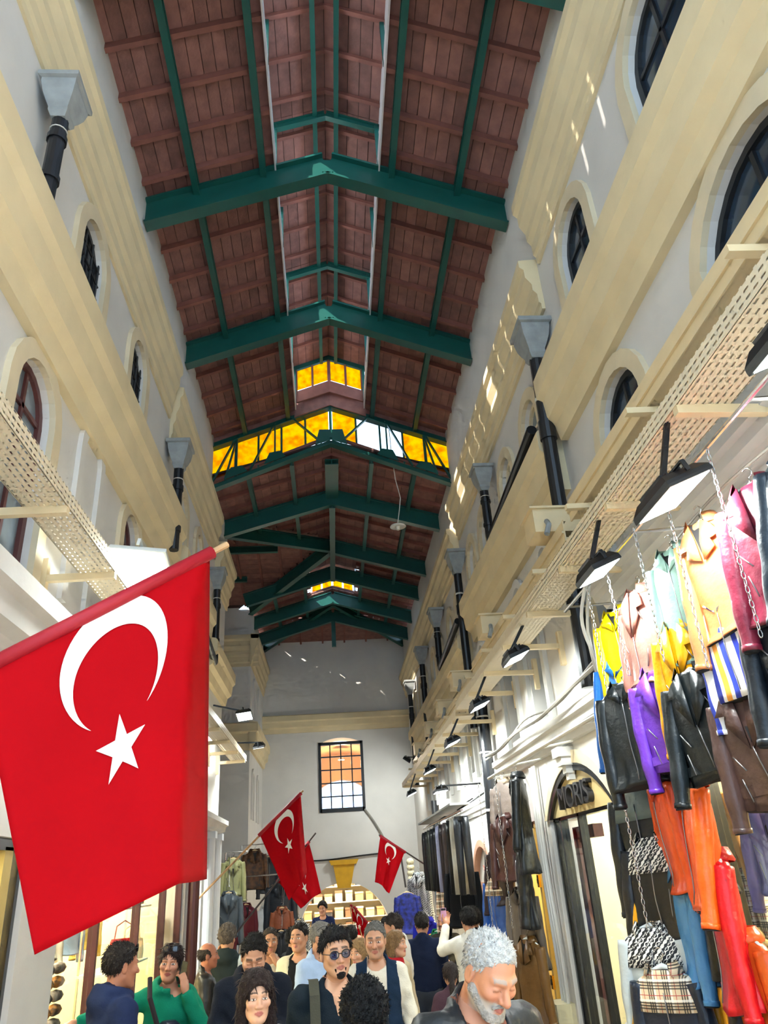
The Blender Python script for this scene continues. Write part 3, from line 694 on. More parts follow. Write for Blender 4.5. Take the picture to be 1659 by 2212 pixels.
# torn cable ends / junction boxes on the trunking
JB = ['big cream junction box over the first trunking joint','cream junction box on the trunking, second along','cream junction box on the trunking, third along','cream junction box on the trunking, fourth along','small cream junction box on the trunking by the far floodlights','last cream junction box before the end wall']
for l, y, z in zip(JB,(6.0,8.7,11.2,13.0,14.9,17.2),(4.72,4.62,4.55,4.5,4.48,4.45)):
    t = thing('junction_box', l, 'junction box', (XR-.28,y,z), group='junction boxes on the trunking')
    mb = MB(); mb.box(XR-.5,XR-.06,y-.16,y+.16,z-.1,z+.12); part('box', mb, m_trunk, t)
    mb = MB(); mb.box(XR-.53,XR-.04,y-.19,y+.19,z+.12,z+.14); part('lid', mb, m_trunk, t)
    mb = MB(); mb.tube([(XR-.4,y-.2,z-.02),(XR-.42,y-.3,z-.1),(XR-.46,y-.33,z-.2)],.025,7); part('cable_tail', mb, m_zinc, t)

LED_W = .31
SHOP_W = .8
def flood(label, c, d, w=.42, h=.3, power=60, arm=None, body=None, spin=0.0, ground=None):
    c = Vector(c); d = Vector(d).normalized(); body = body or m_lampbody
    t = thing('floodlight', label, 'floodlight', c, group='wall floodlights')
    u = Vector((0,1,0)); u = (u - d*u.dot(d)).normalized(); v = d.cross(u)
    if spin:
        q = Matrix.Rotation(spin,3,d); u = q @ u; v = q @ v
    def fr(a, b, e): return c + u*a + v*b + d*e
    mb = MB(); mb.loft([[fr(x*w/2*k,y*h/2*k,e) for x,y in ((-1,-1),(1,-1),(1,1),(-1,1))] for k,e in ((.75,-.06),(.98,-.02),(1,0),(1,.015))]); part('housing', mb, body, t)
    mb = MB(); mb.add([fr(x*w*.46,y*h*.45,.0165) for x,y in ((-1,-1),(1,-1),(1,1),(-1,1))],[(0,1,2,3)]); part('led_panel', mb, m_led, t)
    for k in range(5):
        mb = MB(); mb.beam(fr(-w*.3,-h*.3+h*.15*k,-.06),fr(w*.3,-h*.3+h*.15*k,-.06),.01,.04,up=d); part('cooling_fin', mb, body, t)
    mb = MB(); mb.beam(fr(-w*.53,0,-.02),fr(-w*.53,0,-.075),.022,.01,up=u); mb.beam(fr(w*.53,0,-.02),fr(w*.53,0,-.075),.022,.01,up=u); mb.beam(fr(-w*.53,0,-.075),fr(w*.53,0,-.075),.022,.01,up=d); part('yoke', mb, body, t)
    if arm is not None:
        mb = MB(); mb.beam(fr(0,0,-.075),arm,.026,.026); part('arm', mb, body, t)
    lt = bpy.data.lights.new('floodlight_lamp','AREA'); lt.shape = 'RECTANGLE'; lt.size = w*.9; lt.size_y = h*.9; lt.energy = power * LED_W; lt.color = (.93,1,.98)
    lo = bpy.data.objects.new('floodlight_lamp', lt); col.objects.link(lo); lo.parent = t
    M3 = Matrix((u, d.cross(-u) if 0 else (-d).cross(u), -d)).transposed(); lo.matrix_local = Matrix.Translation(d*.03) @ M3.to_4x4()
    return t
dR = (.38,.0,-.92); dL = (-.3,0,-.95)
flood('floodlight cut by the picture edge over the hung jackets', (1.72,2.02,3.66), dR, .36,.24,60,(1.78,2.02,3.99))
flood('large floodlight over the mint and burgundy jackets', (1.68,3.1,3.56), dR, .42,.25,70,(1.76,3.1,3.99))
flood('floodlight over the yellow jacket', (1.7,4.25,3.62), dR, .34,.2,55,(1.78,4.25,3.99))
flood('floodlight beside the third hopper over the mezzanine windows', (1.68,6.5,3.68), dR, .34,.2,60,(1.8,6.5,3.99))
flood('small floodlight over the shop sign arch pipe', (1.68,8.4,3.64), dR, .34,.2,60,(1.8,8.4,3.99))
flood('floodlight over the dark trousers end of the tray', (1.68,10.6,3.58), dR, .34,.2,100,(1.8,10.6,3.92))
flood('floodlight past the fourth hopper, far along the tray', (1.68,13.4,3.55), dR, .34,.2,100,(1.8,13.4,3.92))
flood('last floodlight under the far tray', (1.68,16.8,3.5), dR, .34,.2,100,(1.8,16.8,3.92))
flood('white framed floodlight above the big flag', (-1.38,5.35,4.18), (-.12,-.25,-.96), .56,.42,80,(-1.6,5.1,4.1),m_lampwhite)
flood('black floodlight on a rod, upper one on the far side wall', (-1.45,12.9,4.55), (.1,-.2,-.95), .34,.26,130,(-1.98,12.9,4.75))
flood('slim floodlight on a rod, lower one near the side street', (-1.3,14.0,4.2), (.1,.2,-.95), .42,.2,130,(-1.98,14.0,4.3))
# unseen lamps added for ambient fill, carrying on the rows outside the frame
flood('added unseen floodlight carrying on the jacket side row', (1.72,.6,3.66), dR, .36,.24,60,(1.78,.6,3.99))
flood('added unseen floodlight carrying on the flag side row', (-1.5,1.0,4.1), (-.2,0,-1), .5,.4,35,(-1.6,1.2,4.1),m_lampwhite)
# bare bulb wall lamp glare near the end wall
flood('floodlight glaring beside the end wall cornice', (2.0,20.6,4.7), (-.5,.3,-.7), .3,.22,130,(2.3,20.6,4.75))
# pendant on a wire
t = thing('pendant_lamp','white saucer pendant lamp dangling on a long wire from the roof','pendant lamp',(1.35,12.4,7.75))
mb = MB(); pts = [(1.28,12.02,9.7),(1.3,12.1,9.2),(1.36,12.3,8.7),(1.44,12.4,8.35),(1.4,12.4,8.1),(1.35,12.4,7.82)]
mb.tube(pts,.009,6); part('wire', mb, m_wirew, t)
mb = MB(); n = 20; mb.loft([[(1.35+r*math.cos(2*math.pi*k/n),12.4+r*math.sin(2*math.pi*k/n),z) for k in range(n)] for r, z in ((.02,7.83),(.05,7.8),(.14,7.77),(.15,7.755),(.05,7.76))]); part('saucer_shade', mb, m_lampwhite, t, smooth=True)
mb = MB(); mb.tube([(1.35,12.4,7.77),(1.35,12.4,7.69)],[.035,.03],12); part('bulb_holder', mb, m_tie, t)
# sagging wires along the shop cornice
def wire(label, pts, r=.008, mat=None, nm='cable'):
    P = [Vector(p) for p in pts]; out = []
    for i in range(len(P)-1):
        a = P[max(i-1,0)]; b = P[i]; c = P[i+1]; d = P[min(i+2,len(P)-1)]
        for k in range(6):
            s = k/6; out.append(.5*((2*b)+(c-a)*s+(2*a-5*b+4*c-d)*s*s+(3*b-a-3*c+d)*s**3))
    out.append(P[-1]); mb = MB(); mb.tube(out, r, 6); o = part(nm, mb, mat or m_wire); return tag(o, label, 'cable')
wire('bundle of grey cables sagging along the shop cornice', [(2.05,5.3,3.35),(2.06,6.3,3.33),(2.05,7.3,3.28),(2.05,8.4,3.32),(2.05,9.4,3.28),(2.06,10.4,3.35)],.018)
wire('thin grey cable lying on the shop cornice', [(2.07,5.6,3.4),(2.08,6.8,3.3),(2.06,8.0,3.38),(2.08,9.2,3.29),(2.08,10.4,3.3)],.01)
wire('white cable looping down from the tray to the yellow jacket', [(1.9,4.8,3.95),(1.85,5.1,3.6),(1.95,5.25,3.3),(2.0,5.25,2.9),(2.05,5.35,2.6)],.014,m_wirew)
wire('second white cable looping behind the yellow jacket', [(1.95,5.0,3.95),(1.95,5.3,3.55),(2.0,5.4,3.2),(2.1,5.5,2.7)],.012,m_wirew)
wire('cable stretched over the jackets below the floodlights', [(2.1,1.2,3.75),(2.05,2.2,3.62),(2.05,3.4,3.68),(2.08,4.6,3.6),(2.05,5.4,3.45)],.008)
wire('dark cable slanting down the end wall from the window corner', [(.9,YE-.03,3.7),(1.15,YE-.04,3.35),(1.4,YE-.04,2.9),(1.6,YE-.04,2.4)],.03,m_wire)
wire('dark cable lying across the end wall above the keystone', [(-1.4,YE-.06,2.5),(-.4,YE-.05,2.44),(.8,YE-.05,2.5),(1.9,YE-.05,2.55)],.022,m_black)
for k,(y,l) in enumerate(((8.75,'outermost'),(8.84,'middle'),(8.95,'innermost'))):
    wire('white cable conduit on the pier beside the shop sign, %s of three' % l, [(2.3,y,3.0),(2.29,y+.03,2.0),(2.3,y-.02,1.0),(2.29,y,.0),(2.3,y,-.3)],.02,m_wirew)
# white shop cornice pipe rail (rod) on brackets
t = thing('hanging_rail','white painted rail under the shop cornice, jackets hang from it','rail',(1.97,5.3,2.97)); mb = MB(); mb.tube([(1.97,5.35,2.96),(1.97,9.8,3.0)],.018,8); part('rail', mb, m_tie, t)
for y in (6.0,7.2,8.4,9.6):
    mb = MB(); mb.tube([(1.97,y,2.98),(2.3,y,3.03)],.012,6); part('bracket', mb, m_tie, t)
# carved bracket above the sign arch
t = thing('wall_bracket','carved white console bracket over the sign arch','bracket',(2.3,7.45,2.9)); mb = MB()
for z,r in ((2.98,.11),(2.9,.09),(2.83,.06),(2.77,.045)): mb.box(XR-r*1.4,XR,7.5-r,7.5+r,z-.06,z+.03)
part('console', mb, m_low, t)
# ================================================================== flags
m_red = M('red flag cloth', '#a4000c', .8, var=.06, scale=4, bump=.05, bscale=300, spec=.1)
m_white = M('white flag print', '#e6e6dc', .6, var=.03, scale=4)
m_hem = M('dark red hem', '#a30d22', .6, var=.05)
m_polew = M('pale wooden pole', '#c49a6c', .55, var=.2, scale=12)
m_poled = M('dark iron pole', '#3a3230', .4)
for _m in (m_red, m_white):
    pass
def flag(label, A, B, C, D, pole0, pole1, fold=.16, foldvec=(.1,.12,0), waves=.02, star=True, pm=None, n=34, flip=1):
    # A hoist start (lower end of hoist, near the wall), B hoist end (pole tip side), C = fly corner under B, D = fly corner under A
    A, B, C, D = (Vector(q) for q in (A,B,C,D)); fv = Vector(foldvec)
    nr = (B-A).cross(D-A).normalized()
    if nr.y > 0: nr = -nr
    def P(u, v, off=0.0):      # u along hoist A->B, v along fly
        p = (A*(1-u)+B*u)*(1-v) + (D*(1-u)+C*u)*v
        wv = waves*math.sin(u*9+v*2.5)*(.25+v) + waves*.5*math.sin(u*17-v*4)*v
        p = p + nr*wv
        f = 1-fold*v**.5-.0001
        if u > f and v > 0:
            k = (u-f)/max(1-f,1e-4); p = p + fv*k**.8*v**.7
        return p + nr*off
    t = thing('turkish_flag' if False else 'flag', label, 'flag', A)
    mb = MB(); mv = int(n*1.2); vs = []; fs = []
    us = [i/n for i in range(n+1)]
    for j in range(mv+1):
        for u in us: vs.append(P(u, j/mv))
    for j in range(mv):
        for i in range(n): a = j*(n+1)+i; fs.append((a,a+1,a+n+2,a+n+1))
    mb.add(vs, fs); o = part('cloth', mb, m_red, t, smooth=True)
    sd = o.modifiers.new('thick','SOLIDIFY'); sd.thickness = .004; sd.offset = 0
    # hem sleeve round the pole
    d = (B-A).normalized(); mb = MB(); mb.tube([A-d*.02, B+d*.015], .026, 10); part('hem_sleeve', mb, m_hem, t, smooth=True)
    mb = MB(); mb.tube([pole0, pole1], [.016,.013], 10); part('pole', mb, pm or m_polew, t)
    # crescent and star, in flag units (hoist = 1), printed on both faces
    L = ((D-A).length+(C-B).length)/2/(B-A).length
    cu = .545-fold*.1; r = .25; cv = .245/L
    for off in (.006,-.006):
        mb = MB(); vs = []; fs = []; K = 48; Q = 5
        # outer circle centre (cu,cv), inner circle r*.8 shifted along fly
        a0 = math.radians(38)
        x1, y1 = 0.0, 0.0; r2 = r*.8; sh = r*.25
        # intersection angle
        cosA = (r*r + sh*sh - r2*r2)/(2*r*sh); aI = math.acos(max(-1,min(1,cosA)))
        cosB = (sh*sh + r2*r2 - r*r)/(2*sh*r2); bI = math.pi-math.acos(max(-1,min(1,cosB)))
        for k in range(K+1):
            ao = aI + (2*math.pi-2*aI)*k/K; ai = bI + (2*math.pi-2*bI)*k/K
            po = (r*math.cos(ao), r*math.sin(ao)); pi_ = (sh+r2*math.cos(ai), r2*math.sin(ai))
            for q in range(Q+1):
                f = q/Q; x = po[0]*(1-f)+pi_[0]*f; y = po[1]*(1-f)+pi_[1]*f
                vs.append(P(min(max(cu+y,0),1), min(max(cv+x/L,.004),1), off))
        for k in range(K):
            for q in range(Q): a = k*(Q+1)+q; fs.append((a,a+1,a+Q+2,a+Q+1))
        mb.add(vs, fs); part('crescent', mb, m_white, t, smooth=True)
        mb = MB(); sr = r*.51; cx = r*1.02+sr*.6; pts = []
        for k in range(10):
            rr = sr if k % 2 == 0 else sr*.382; an = math.pi + k*math.pi/5; pts.append((cx+rr*math.cos(an), rr*math.sin(an)))
        vs = []; fs = []
        for k in range(10):
            p, q = pts[k], pts[(k+1)%10]; o_ = len(vs); S = 5
            for i in range(S+1):
                for j in range(S+1-i):
                    f = i/S; g_ = j/S; x = cx+(p[0]-cx)*f+(q[0]-cx)*g_; y = p[1]*f+q[1]*g_
                    vs.append(P(cu+y, min(cv+x/L,1), off))
            idx = {}; c_ = o_
            for i in range(S+1):
                for j in range(S+1-i): idx[(i,j)] = c_; c_ += 1
            for i in range(S):
                for j in range(S-i):
                    fs.append((idx[(i,j)],idx[(i+1,j)],idx[(i,j+1)]))
                    if j < S-i-1: fs.append((idx[(i+1,j)],idx[(i+1,j+1)],idx[(i,j+1)]))
        mb.add(vs, fs); part('star', mb, m_white, t, smooth=True)
    return t
flag('large red crescent and star flag hanging close in front', (-1.128,2.45,2.669),(-.461,2.75,3.184),(-.432,2.78,2.047),(-.858,2.5,1.855),(-1.95,2.1,2.05),(-.395,2.78,3.235),fold=.17,foldvec=(-.10,.7,-.02),waves=.012)
flag('mid sized red crescent flag on a pale pole over the crowd', (-1.091,12,2.632),(-.48,11.9,3.157),(-.4,11.9,2.085),(-.662,12,1.744),(-2.04,12.3,1.8),(-.44,11.9,3.2),fold=.2,foldvec=(-.02,.4,.0),waves=.02)
flag('red crescent flag half hidden behind the mid sized one', (-.95,13.8,2.0),(-.42,13.5,2.55),(-.29,13.5,1.783),(-.56,13.7,1.58),(-2.04,14.05,.85),(-.30,13.45,2.68),fold=.2,foldvec=(.05,.1,0),waves=.02,pm=m_poled)
flag('red crescent flag on a dark pole from the jacket side wall', (1.344,15.6,2.354),(.892,15.5,2.656),(.80,15.5,1.872),(.989,15.5,1.667),(2.37,15.9,1.7),(.86,15.48,2.68),fold=.1,foldvec=(-.05,.1,0),waves=.025,pm=m_poled)
flag('small red flag far away under the archway', (.72,19.9,1.0),(.43,20,1.33),(.44,20,.8),(.62,20,.7),(1.02,19.9,-.8),(.40,20,1.37),waves=.03,n=16)
flag('tiny red flag beside the archway shelves', (.50,20.6,1.28),(.36,20.6,1.36),(.37,20.6,1.02),(.48,20.6,.98),(.62,20.6,-.83),(.34,20.6,1.38),waves=.02,n=12)

# ================================================================== garments
def pattern(name, kind, cols, scale=12.0, rough=.6):
    if name in MATS: return MATS[name]
    m = M(name, cols[0], rough); nt = m.node_tree; N = nt.nodes; L = nt.links; b = N['Principled BSDF']
    tc = N.new('ShaderNodeTexCoord'); sp = N.new('ShaderNodeSeparateXYZ'); L.new(tc.outputs['Object'], sp.inputs[0])
    cur = None
    def band(out, s, lo, hi, off=0.):
        a = N.new('ShaderNodeMath'); a.operation = 'MULTIPLY_ADD'; a.inputs[1].default_value = s; a.inputs[2].default_value = off; L.new(out, a.inputs[0])
        f = N.new('ShaderNodeMath'); f.operation = 'FRACT'; L.new(a.outputs[0], f.inputs[0])
        g = N.new('ShaderNodeMath'); g.operation = 'COMPARE'; g.inputs[1].default_value = (lo+hi)/2; g.inputs[2].default_value = (hi-lo)/2; L.new(f.outputs[0], g.inputs[0]); return g.outputs[0]
    def layer(cur, fac, c, amt=1.0):
        mx = N.new('ShaderNodeMix'); mx.data_type = 'RGBA'
        if amt < 1:
            k = N.new('ShaderNodeMath'); k.operation = 'MULTIPLY'; k.inputs[1].default_value = amt; L.new(fac, k.inputs[0]); fac = k.outputs[0]
        L.new(fac, mx.inputs[0])
        if cur is None: mx.inputs[6].default_value = srgb(cols[0])
        else: L.new(cur, mx.inputs[6])
        mx.inputs[7].default_value = srgb(c); return mx.outputs[2]
    if kind == 'plaid':
        for o in (0, 2):
            for lo in (.06,.2,.34): cur = layer(cur, band(sp.outputs[o], scale, lo, lo+.08), cols[1], .85)
            cur = layer(cur, band(sp.outputs[o], scale, .44,.56), '#f3efe6', .7); cur = layer(cur, band(sp.outputs[o], scale, .74,.78), cols[2], .9)
    elif kind == 'stripe':
        for k, c in enumerate(cols[1:]): cur = layer(cur, band(sp.outputs[0], scale, .15+.28*k, .15+.28*k+.17), c)
    elif kind == 'mono':
        mg = N.new('ShaderNodeTexMagic'); mg.turbulence_depth = 2; mg.inputs['Scale'].default_value = scale; mg.inputs['Distortion'].default_value = 1.6
        mp = N.new('ShaderNodeMapping'); mp.inputs['Rotation'].default_value = (1.57,.3,0); L.new(tc.outputs['Object'], mp.inputs[0]); L.new(mp.outputs[0], mg.inputs['Vector'])
        cr = N.new('ShaderNodeValToRGB'); cr.color_ramp.interpolation = 'CONSTANT'; cr.color_ramp.elements[0].color = srgb(cols[1]); cr.color_ramp.elements[1].color = srgb(cols[0]); cr.color_ramp.elements[1].position = .5
        L.new(mg.outputs['Fac'], cr.inputs[0]); cur = cr.outputs[0]
    elif kind == 'fur':
        nz = N.new('ShaderNodeTexNoise'); nz.inputs['Scale'].default_value = scale; nz.inputs['Detail'].default_value = 8; L.new(tc.outputs['Object'], nz.inputs['Vector'])
        cr = N.new('ShaderNodeValToRGB'); cr.color_ramp.elements[0].color = srgb(cols[1]); cr.color_ramp.elements[1].color = srgb(cols[0]); cr.color_ramp.elements[0].position = .35; cr.color_ramp.elements[1].position = .65
        L.new(nz.outputs['Fac'], cr.inputs[0]); cur = cr.outputs[0]
    L.new(cur, b.inputs['Base Color']); return m
LE = {}
def leather(c, rough=.36):
    k = 'leather '+c
    return M(k, c, rough, var=.12, scale=9, bump=.25, bscale=26, spec=.4)
def cloth(c): return M('cloth '+c, c, .85, var=.10, scale=14, bump=.18, bscale=120, spec=.15)
m_lining = M('dark lining', '#101114', .8)
m_zip = M('zip metal', '#8f8f92', .35, metal=1.0)
m_card = M('price card', '#ecebe6', .6)
m_woodh = M('pale hanger wood', '#d9bd8d', .5)
m_clearh = M('clear plastic hanger', '#cfd8da', .15, spec=.8)
plaid = lambda: pattern('plaid check','plaid',['#d9c3a0','#1b1b20','#b02a2c'],11)
mono = lambda: pattern('black maze print','mono',['#e8e6de','#15161a'],30)
stripes = lambda: pattern('blue orange stripe print','stripe',['#ecebea','#1d2f9a','#e89a3c','#2a3fae'],5.5)
houndst = lambda: pattern('small check','mono',['#e4e4e4','#1a1a1c'],40)
GM = {}
def jacket_meshes(kind, L, seed):
    # kind: biker, plain, puffer, coat, shirt, quilt ; L body length. Local: z down from 0 at neck, front -y
    key = (kind, round(L,2), seed)
    if key in GM: return GM[key]
    rnd = random.Random(seed*13+5); out = {}
    ph = [rnd.uniform(0,6.28) for _ in range(8)]
    prof = [(0,.06,.045),(-.02,.09,.048),(-.045,.145,.05),(-.075,.178,.055),(-.13,.188,.064),(-.22,.19,.07),(-.34,.183,.07),(-.46,.175,.066),(-.54,.178,.068)]
    if L > .56: prof += [(-.54-(L-.54)*k/4, .178+.03*k/4*(L/.6), .068+.006*k) for k in range(1,5)]
    fine = []
    for (z0,a0,b0),(z1,a1,b1) in zip(prof[:-1],prof[1:]):
        m_ = max(1, int(abs(z1-z0)/.03)); fine += [(z0+(z1-z0)*k/m_,a0+(a1-a0)*k/m_,b0+(b1-b0)*k/m_) for k in range(m_)]
    fine.append(prof[-1]); n = 30; rings = []
    for z, a, b in fine:
        ring = []; w = min(1,max(0,(-z-.1)/.4))
        pf = 1+.07*abs(math.sin(z*math.pi/.085)) if kind == 'puffer' else (1+.02*abs(math.sin(z*math.pi/.035)) if kind == 'quilt' and -z > .12 else 1)
        for k in range(n):
            t = 2*math.pi*k/n; c, s = math.cos(t), math.sin(t)
            x = a*math.copysign(abs(c)**.8,c); y = b*math.copysign(abs(s)**.85,s)
            fo = 1+w*(.09*math.sin(3*t+ph[0]+z*3)+.07*math.sin(5*t+ph[1]-z*5)+.05*math.sin(8*t+ph[2]+z*9)+.03*math.sin(13*t+ph[5]-z*14))+.02*math.sin(6*t+ph[6])*math.sin(z*22+ph[7])
            ring.append((x*fo*pf, y*fo*pf, z+.012*w*math.sin(2*t+ph[3])))
        rings.append(ring)
    mb = MB(); mb.loft(rings, cap=True)
    out['body'] = mb
    hem = rings[-1]; mb = MB(); mb.loft([[(x*.97,y*.95,z-.001) for x,y,z in hem],[(x*.9,y*.85,z-.004) for x,y,z in hem]]); out['hem_lining'] = mb
    SL = max(.56, min(L+.06, .64)); out['sleeve'] = []
    for s in (-1, 1):
        mb = MB(); path = []; rs = []; K = 26; dx = rnd.uniform(.02,.07); dy = rnd.uniform(-.07,.02)
        for i in range(K+1):
            f = i/K; path.append((s*(.155+.03*math.sin(min(1,f*2)*1.57)+dx*.6*f*f), dy*f*f-.015*math.sin(f*3.1), -.065-SL*f*.98))
            r = .054-.014*f+.0028*math.sin(f*19+ph[4]*(1+s))*(.4+f)
            if kind == 'puffer': r *= 1+.12*abs(math.sin(f*math.pi*7))
            if kind in ('biker','quilt') and .12 < f < .5: r *= 1+.05*abs(math.sin(f*math.pi*26))
            rs.append(r)
        mb.tube(path, rs, 12); mb.tube([path[-2],path[-1]],[rs[-1]*1.03]*2,12); out['sleeve'].append(mb)
        e = Vector(path[-1]); mb2 = MB(); mb2.tube([e+Vector((0,0,.002)),e-Vector((0,0,.004))],rs[-1]*.9,10); out.setdefault('cuff_lining',[]).append(mb2)
    # collar: folded band round the neck
    mb = MB(); K = 14; vs = []; fs = []
    for i in range(K+1):
        a = math.radians(-60+300*i/K) if 0 else math.radians(-52+284*i/K)
        x = .085*math.cos(a); y = .062*math.sin(a)
        vs += [(x*.9,y*.9,-.015),(x*1.0,y*1.0,.035),(x*1.35,y*1.4,-.02),(x*1.28,y*1.3,-.03)]
    for i in range(K):
        for q in range(3): a = i*4+q; fs.append((a,a+1,a+5,a+4))
    mb.add(vs, fs); out['collar'] = mb
    f0 = -.108
    def front(x, z):   # front surface depth
        zc = [abs(q[0]-z) for q in fine]; i = zc.index(min(zc)); a, b = fine[i][1], fine[i][2]
        return -b*max(0.05,1-min(1,abs(x)/a)**2.35)**.42
    vd = .26 if kind in ('biker','quilt') else (.18 if kind in ('coat',) else .1)
    mb = MB(); mb.prism([(-.045,-.0),(.045,-.0),(.02,-vd*.7),(0,-vd)], lambda u,v,d:(u,front(u,v)-.006+d,v), -.003,.003); out['neck_lining'] = mb
    out['lapel'] = []
    if kind in ('biker','coat','quilt','plain'):
        k = 1.0 if kind != 'plain' else .55
        for s in (-1,1):
            poly = [(.04,.0),(.095,-.05),(.125*k+.01,-.10*k-.02),(.075,-.115*k-.01),(.09*k,-.17*k),(.0+ .008,-vd-.03),(.015,-vd*.6)]
            mb = MB(); mb.prism([(s*u,v) for u,v in poly], lambda u,v,d:(u,front(u,v)-.014+d-.010*abs(u)/.1,v), -.005,.004); out['lapel'].append(mb)
    out['zip'] = []
    if kind in ('biker','quilt'):
        zs = [((.0,-vd-.02),(.03,-L+.03)),((-.12,-.3),(-.07,-.37)),((-.11,-.40),(-.09,-.5)),((.12,-.38),(.10,-.48)),((.05,-.10),(.105,-.2))]
        for (a,b),(c,d) in zs[:5]:
            mb = MB(); mb.tube([(a+(c-a)*q/3,front(a+(c-a)*q/3,b+(d-b)*q/3)-.012,b+(d-b)*q/3) for q in range(4)],.0032,6); out['zip'].append(mb)
    elif kind in ('plain','puffer','shirt'):
        mb = MB(); mb.tube([(.004*math.sin(q),front(0,-.1-(L-.13)*q/8)-.012,-.1-(L-.13)*q/8) for q in range(9)],.003,6); out['zip'].append(mb)
    if kind == 'biker':
        mb = MB(); r0 = []
        for z in (-L+.065,-L+.02):
            i = min(range(len(fine)), key=lambda q: abs(fine[q][0]-z)); r0.append([(x*1.05,y*1.06,z) for x,y,_ in rings[i]])
        mb.loft(r0); out['belt'] = mb
    GM[key] = {k: ([q.mesh(k,[None],True) for q in v] if isinstance(v,list) else v.mesh(k,[None],k in ('body','collar'))) for k, v in out.items()}
    return GM[key]
def hanger_mesh():
    if 'h' in GM: return GM['h']
    mb = MB(); mb.tube([(-.14,0,-.055),(-.09,0,-.02),(0,0,.012),(.09,0,-.02),(.14,0,-.055)],[.01,.012,.016,.012,.01],8)
    mk = MB(); pts = [(0,0,.01),(0,0,.05)]+[(.022*math.sin(a)*1.0-0, 0, .075+.025*-math.cos(a)) for a in [i*.5 for i in range(0,9)]]
    mk.tube(pts,.0035,6)
    GM['h'] = (mb.mesh('hanger',[None],True), mk.mesh('hook',[None],True)); return GM['h']
def setmat(o, m):
    o.material_slots[0].link = 'OBJECT'; o.material_slots[0].material = m
GN = [0]
def garment(label, loc, yaw, kind, mat, L=.56, sc=1.0, sleeve=None, collar=None, yoke=None, tilt=(0,0), hang='clear', cat='jacket', grp=None, card=False, seed=None, name=None, simple=False):
    GN[0] += 1; seed = GN[0] % 9 if seed is None else seed
    ms = jacket_meshes(kind, L, seed)
    nm = name or {'biker':'leather_jacket','plain':'jacket','puffer':'puffer_jacket','coat':'coat','shirt':'shirt_jacket','quilt':'leather_jacket'}[kind]
    t = thing(nm, label, cat, loc, (math.radians(tilt[0]),math.radians(tilt[1]),math.radians(yaw)), grp); t.scale = (sc,sc,sc)
    def p(n_, me, m_):
        o = bpy.data.objects.new(n_, me); col.objects.link(o); o.parent = t; setmat(o, m_); return o
    b = p('body', ms['body'], mat); p('hem_lining', ms['hem_lining'], m_lining)
    for i, me in enumerate(ms['sleeve']):
        o = p('sleeve', me, sleeve or mat)
        c = bpy.data.objects.new('cuff_lining', ms['cuff_lining'][i]); col.objects.link(c); c.parent = o; setmat(c, m_lining)
    if not simple:
        p('collar', ms['collar'], collar or yoke or mat)
        if kind != 'puffer': p('neck_lining', ms['neck_lining'], m_lining)
        for me in ([] if yoke else ms['lapel']): p('lapel', me, collar or mat)
        for me in ms['zip']: p('zip', me, m_zip)
        if 'belt' in ms: p('belt', ms['belt'], mat)
    if yoke:
        if 'yoke' not in GM:
            mb = MB(); n = 30
            R = [(0,.064,.05),(-.02,.096,.054),(-.045,.152,.057),(-.075,.186,.063),(-.13,.197,.073),(-.19,.2,.08)]
            mb.loft([[(a*math.copysign(abs(math.cos(6.2832*k/n))**.8,math.cos(6.2832*k/n)),b_*math.copysign(abs(math.sin(6.2832*k/n))**.85,math.sin(6.2832*k/n)),z) for k in range(n)] for z,a,b_ in R]); GM['yoke'] = mb.mesh('yoke',[None],True)
        p('yoke', GM['yoke'], yoke)
    if hang:
        h, k = hanger_mesh(); o = p('hanger', h, m_woodh if hang == 'wood' else m_clearh); c = bpy.data.objects.new('hook', k); col.objects.link(c); c.parent = o; setmat(c, m_steel)
    if card:
        if 'card' not in GM:
            mb = MB(); mb.box(-.028,.028,-.002,.002,-.1,0); GM['card'] = mb.mesh('price_tag',[None])
        o = p('price_tag', GM['card'], m_card); o.location = (.13,-.115,-.34)
    return t
def chain(label, pts, mat, r=.009):
    P = [Vector(q) for q in pts]; mb = MB(); k = 0
    tot = sum((b-a).length for a,b in zip(P[:-1],P[1:])); step = .032; d = 0.0
    if 'link' not in GM: GM['link'] = 1
    for a, b in zip(P[:-1],P[1:]):
        n = max(1,int((b-a).length/step)); dr = (b-a).normalized(); u = dr.cross(Vector((0,1,.01))).normalized(); w = dr.cross(u)
        for i in range(n):
            c = a.lerp(b,(i+.5)/n); s1 = u if k % 2 else w; k += 1
            mb.tube([c+dr*.019*math.cos(t)+s1*r*math.sin(t) for t in [j*math.pi/4 for j in range(8)]],.0032,5,closed=True)
    t = thing('chain', label, 'chain', P[-1]); o = part('links', mb, mat, t, smooth=True); o['kind'] = 'stuff'; return t
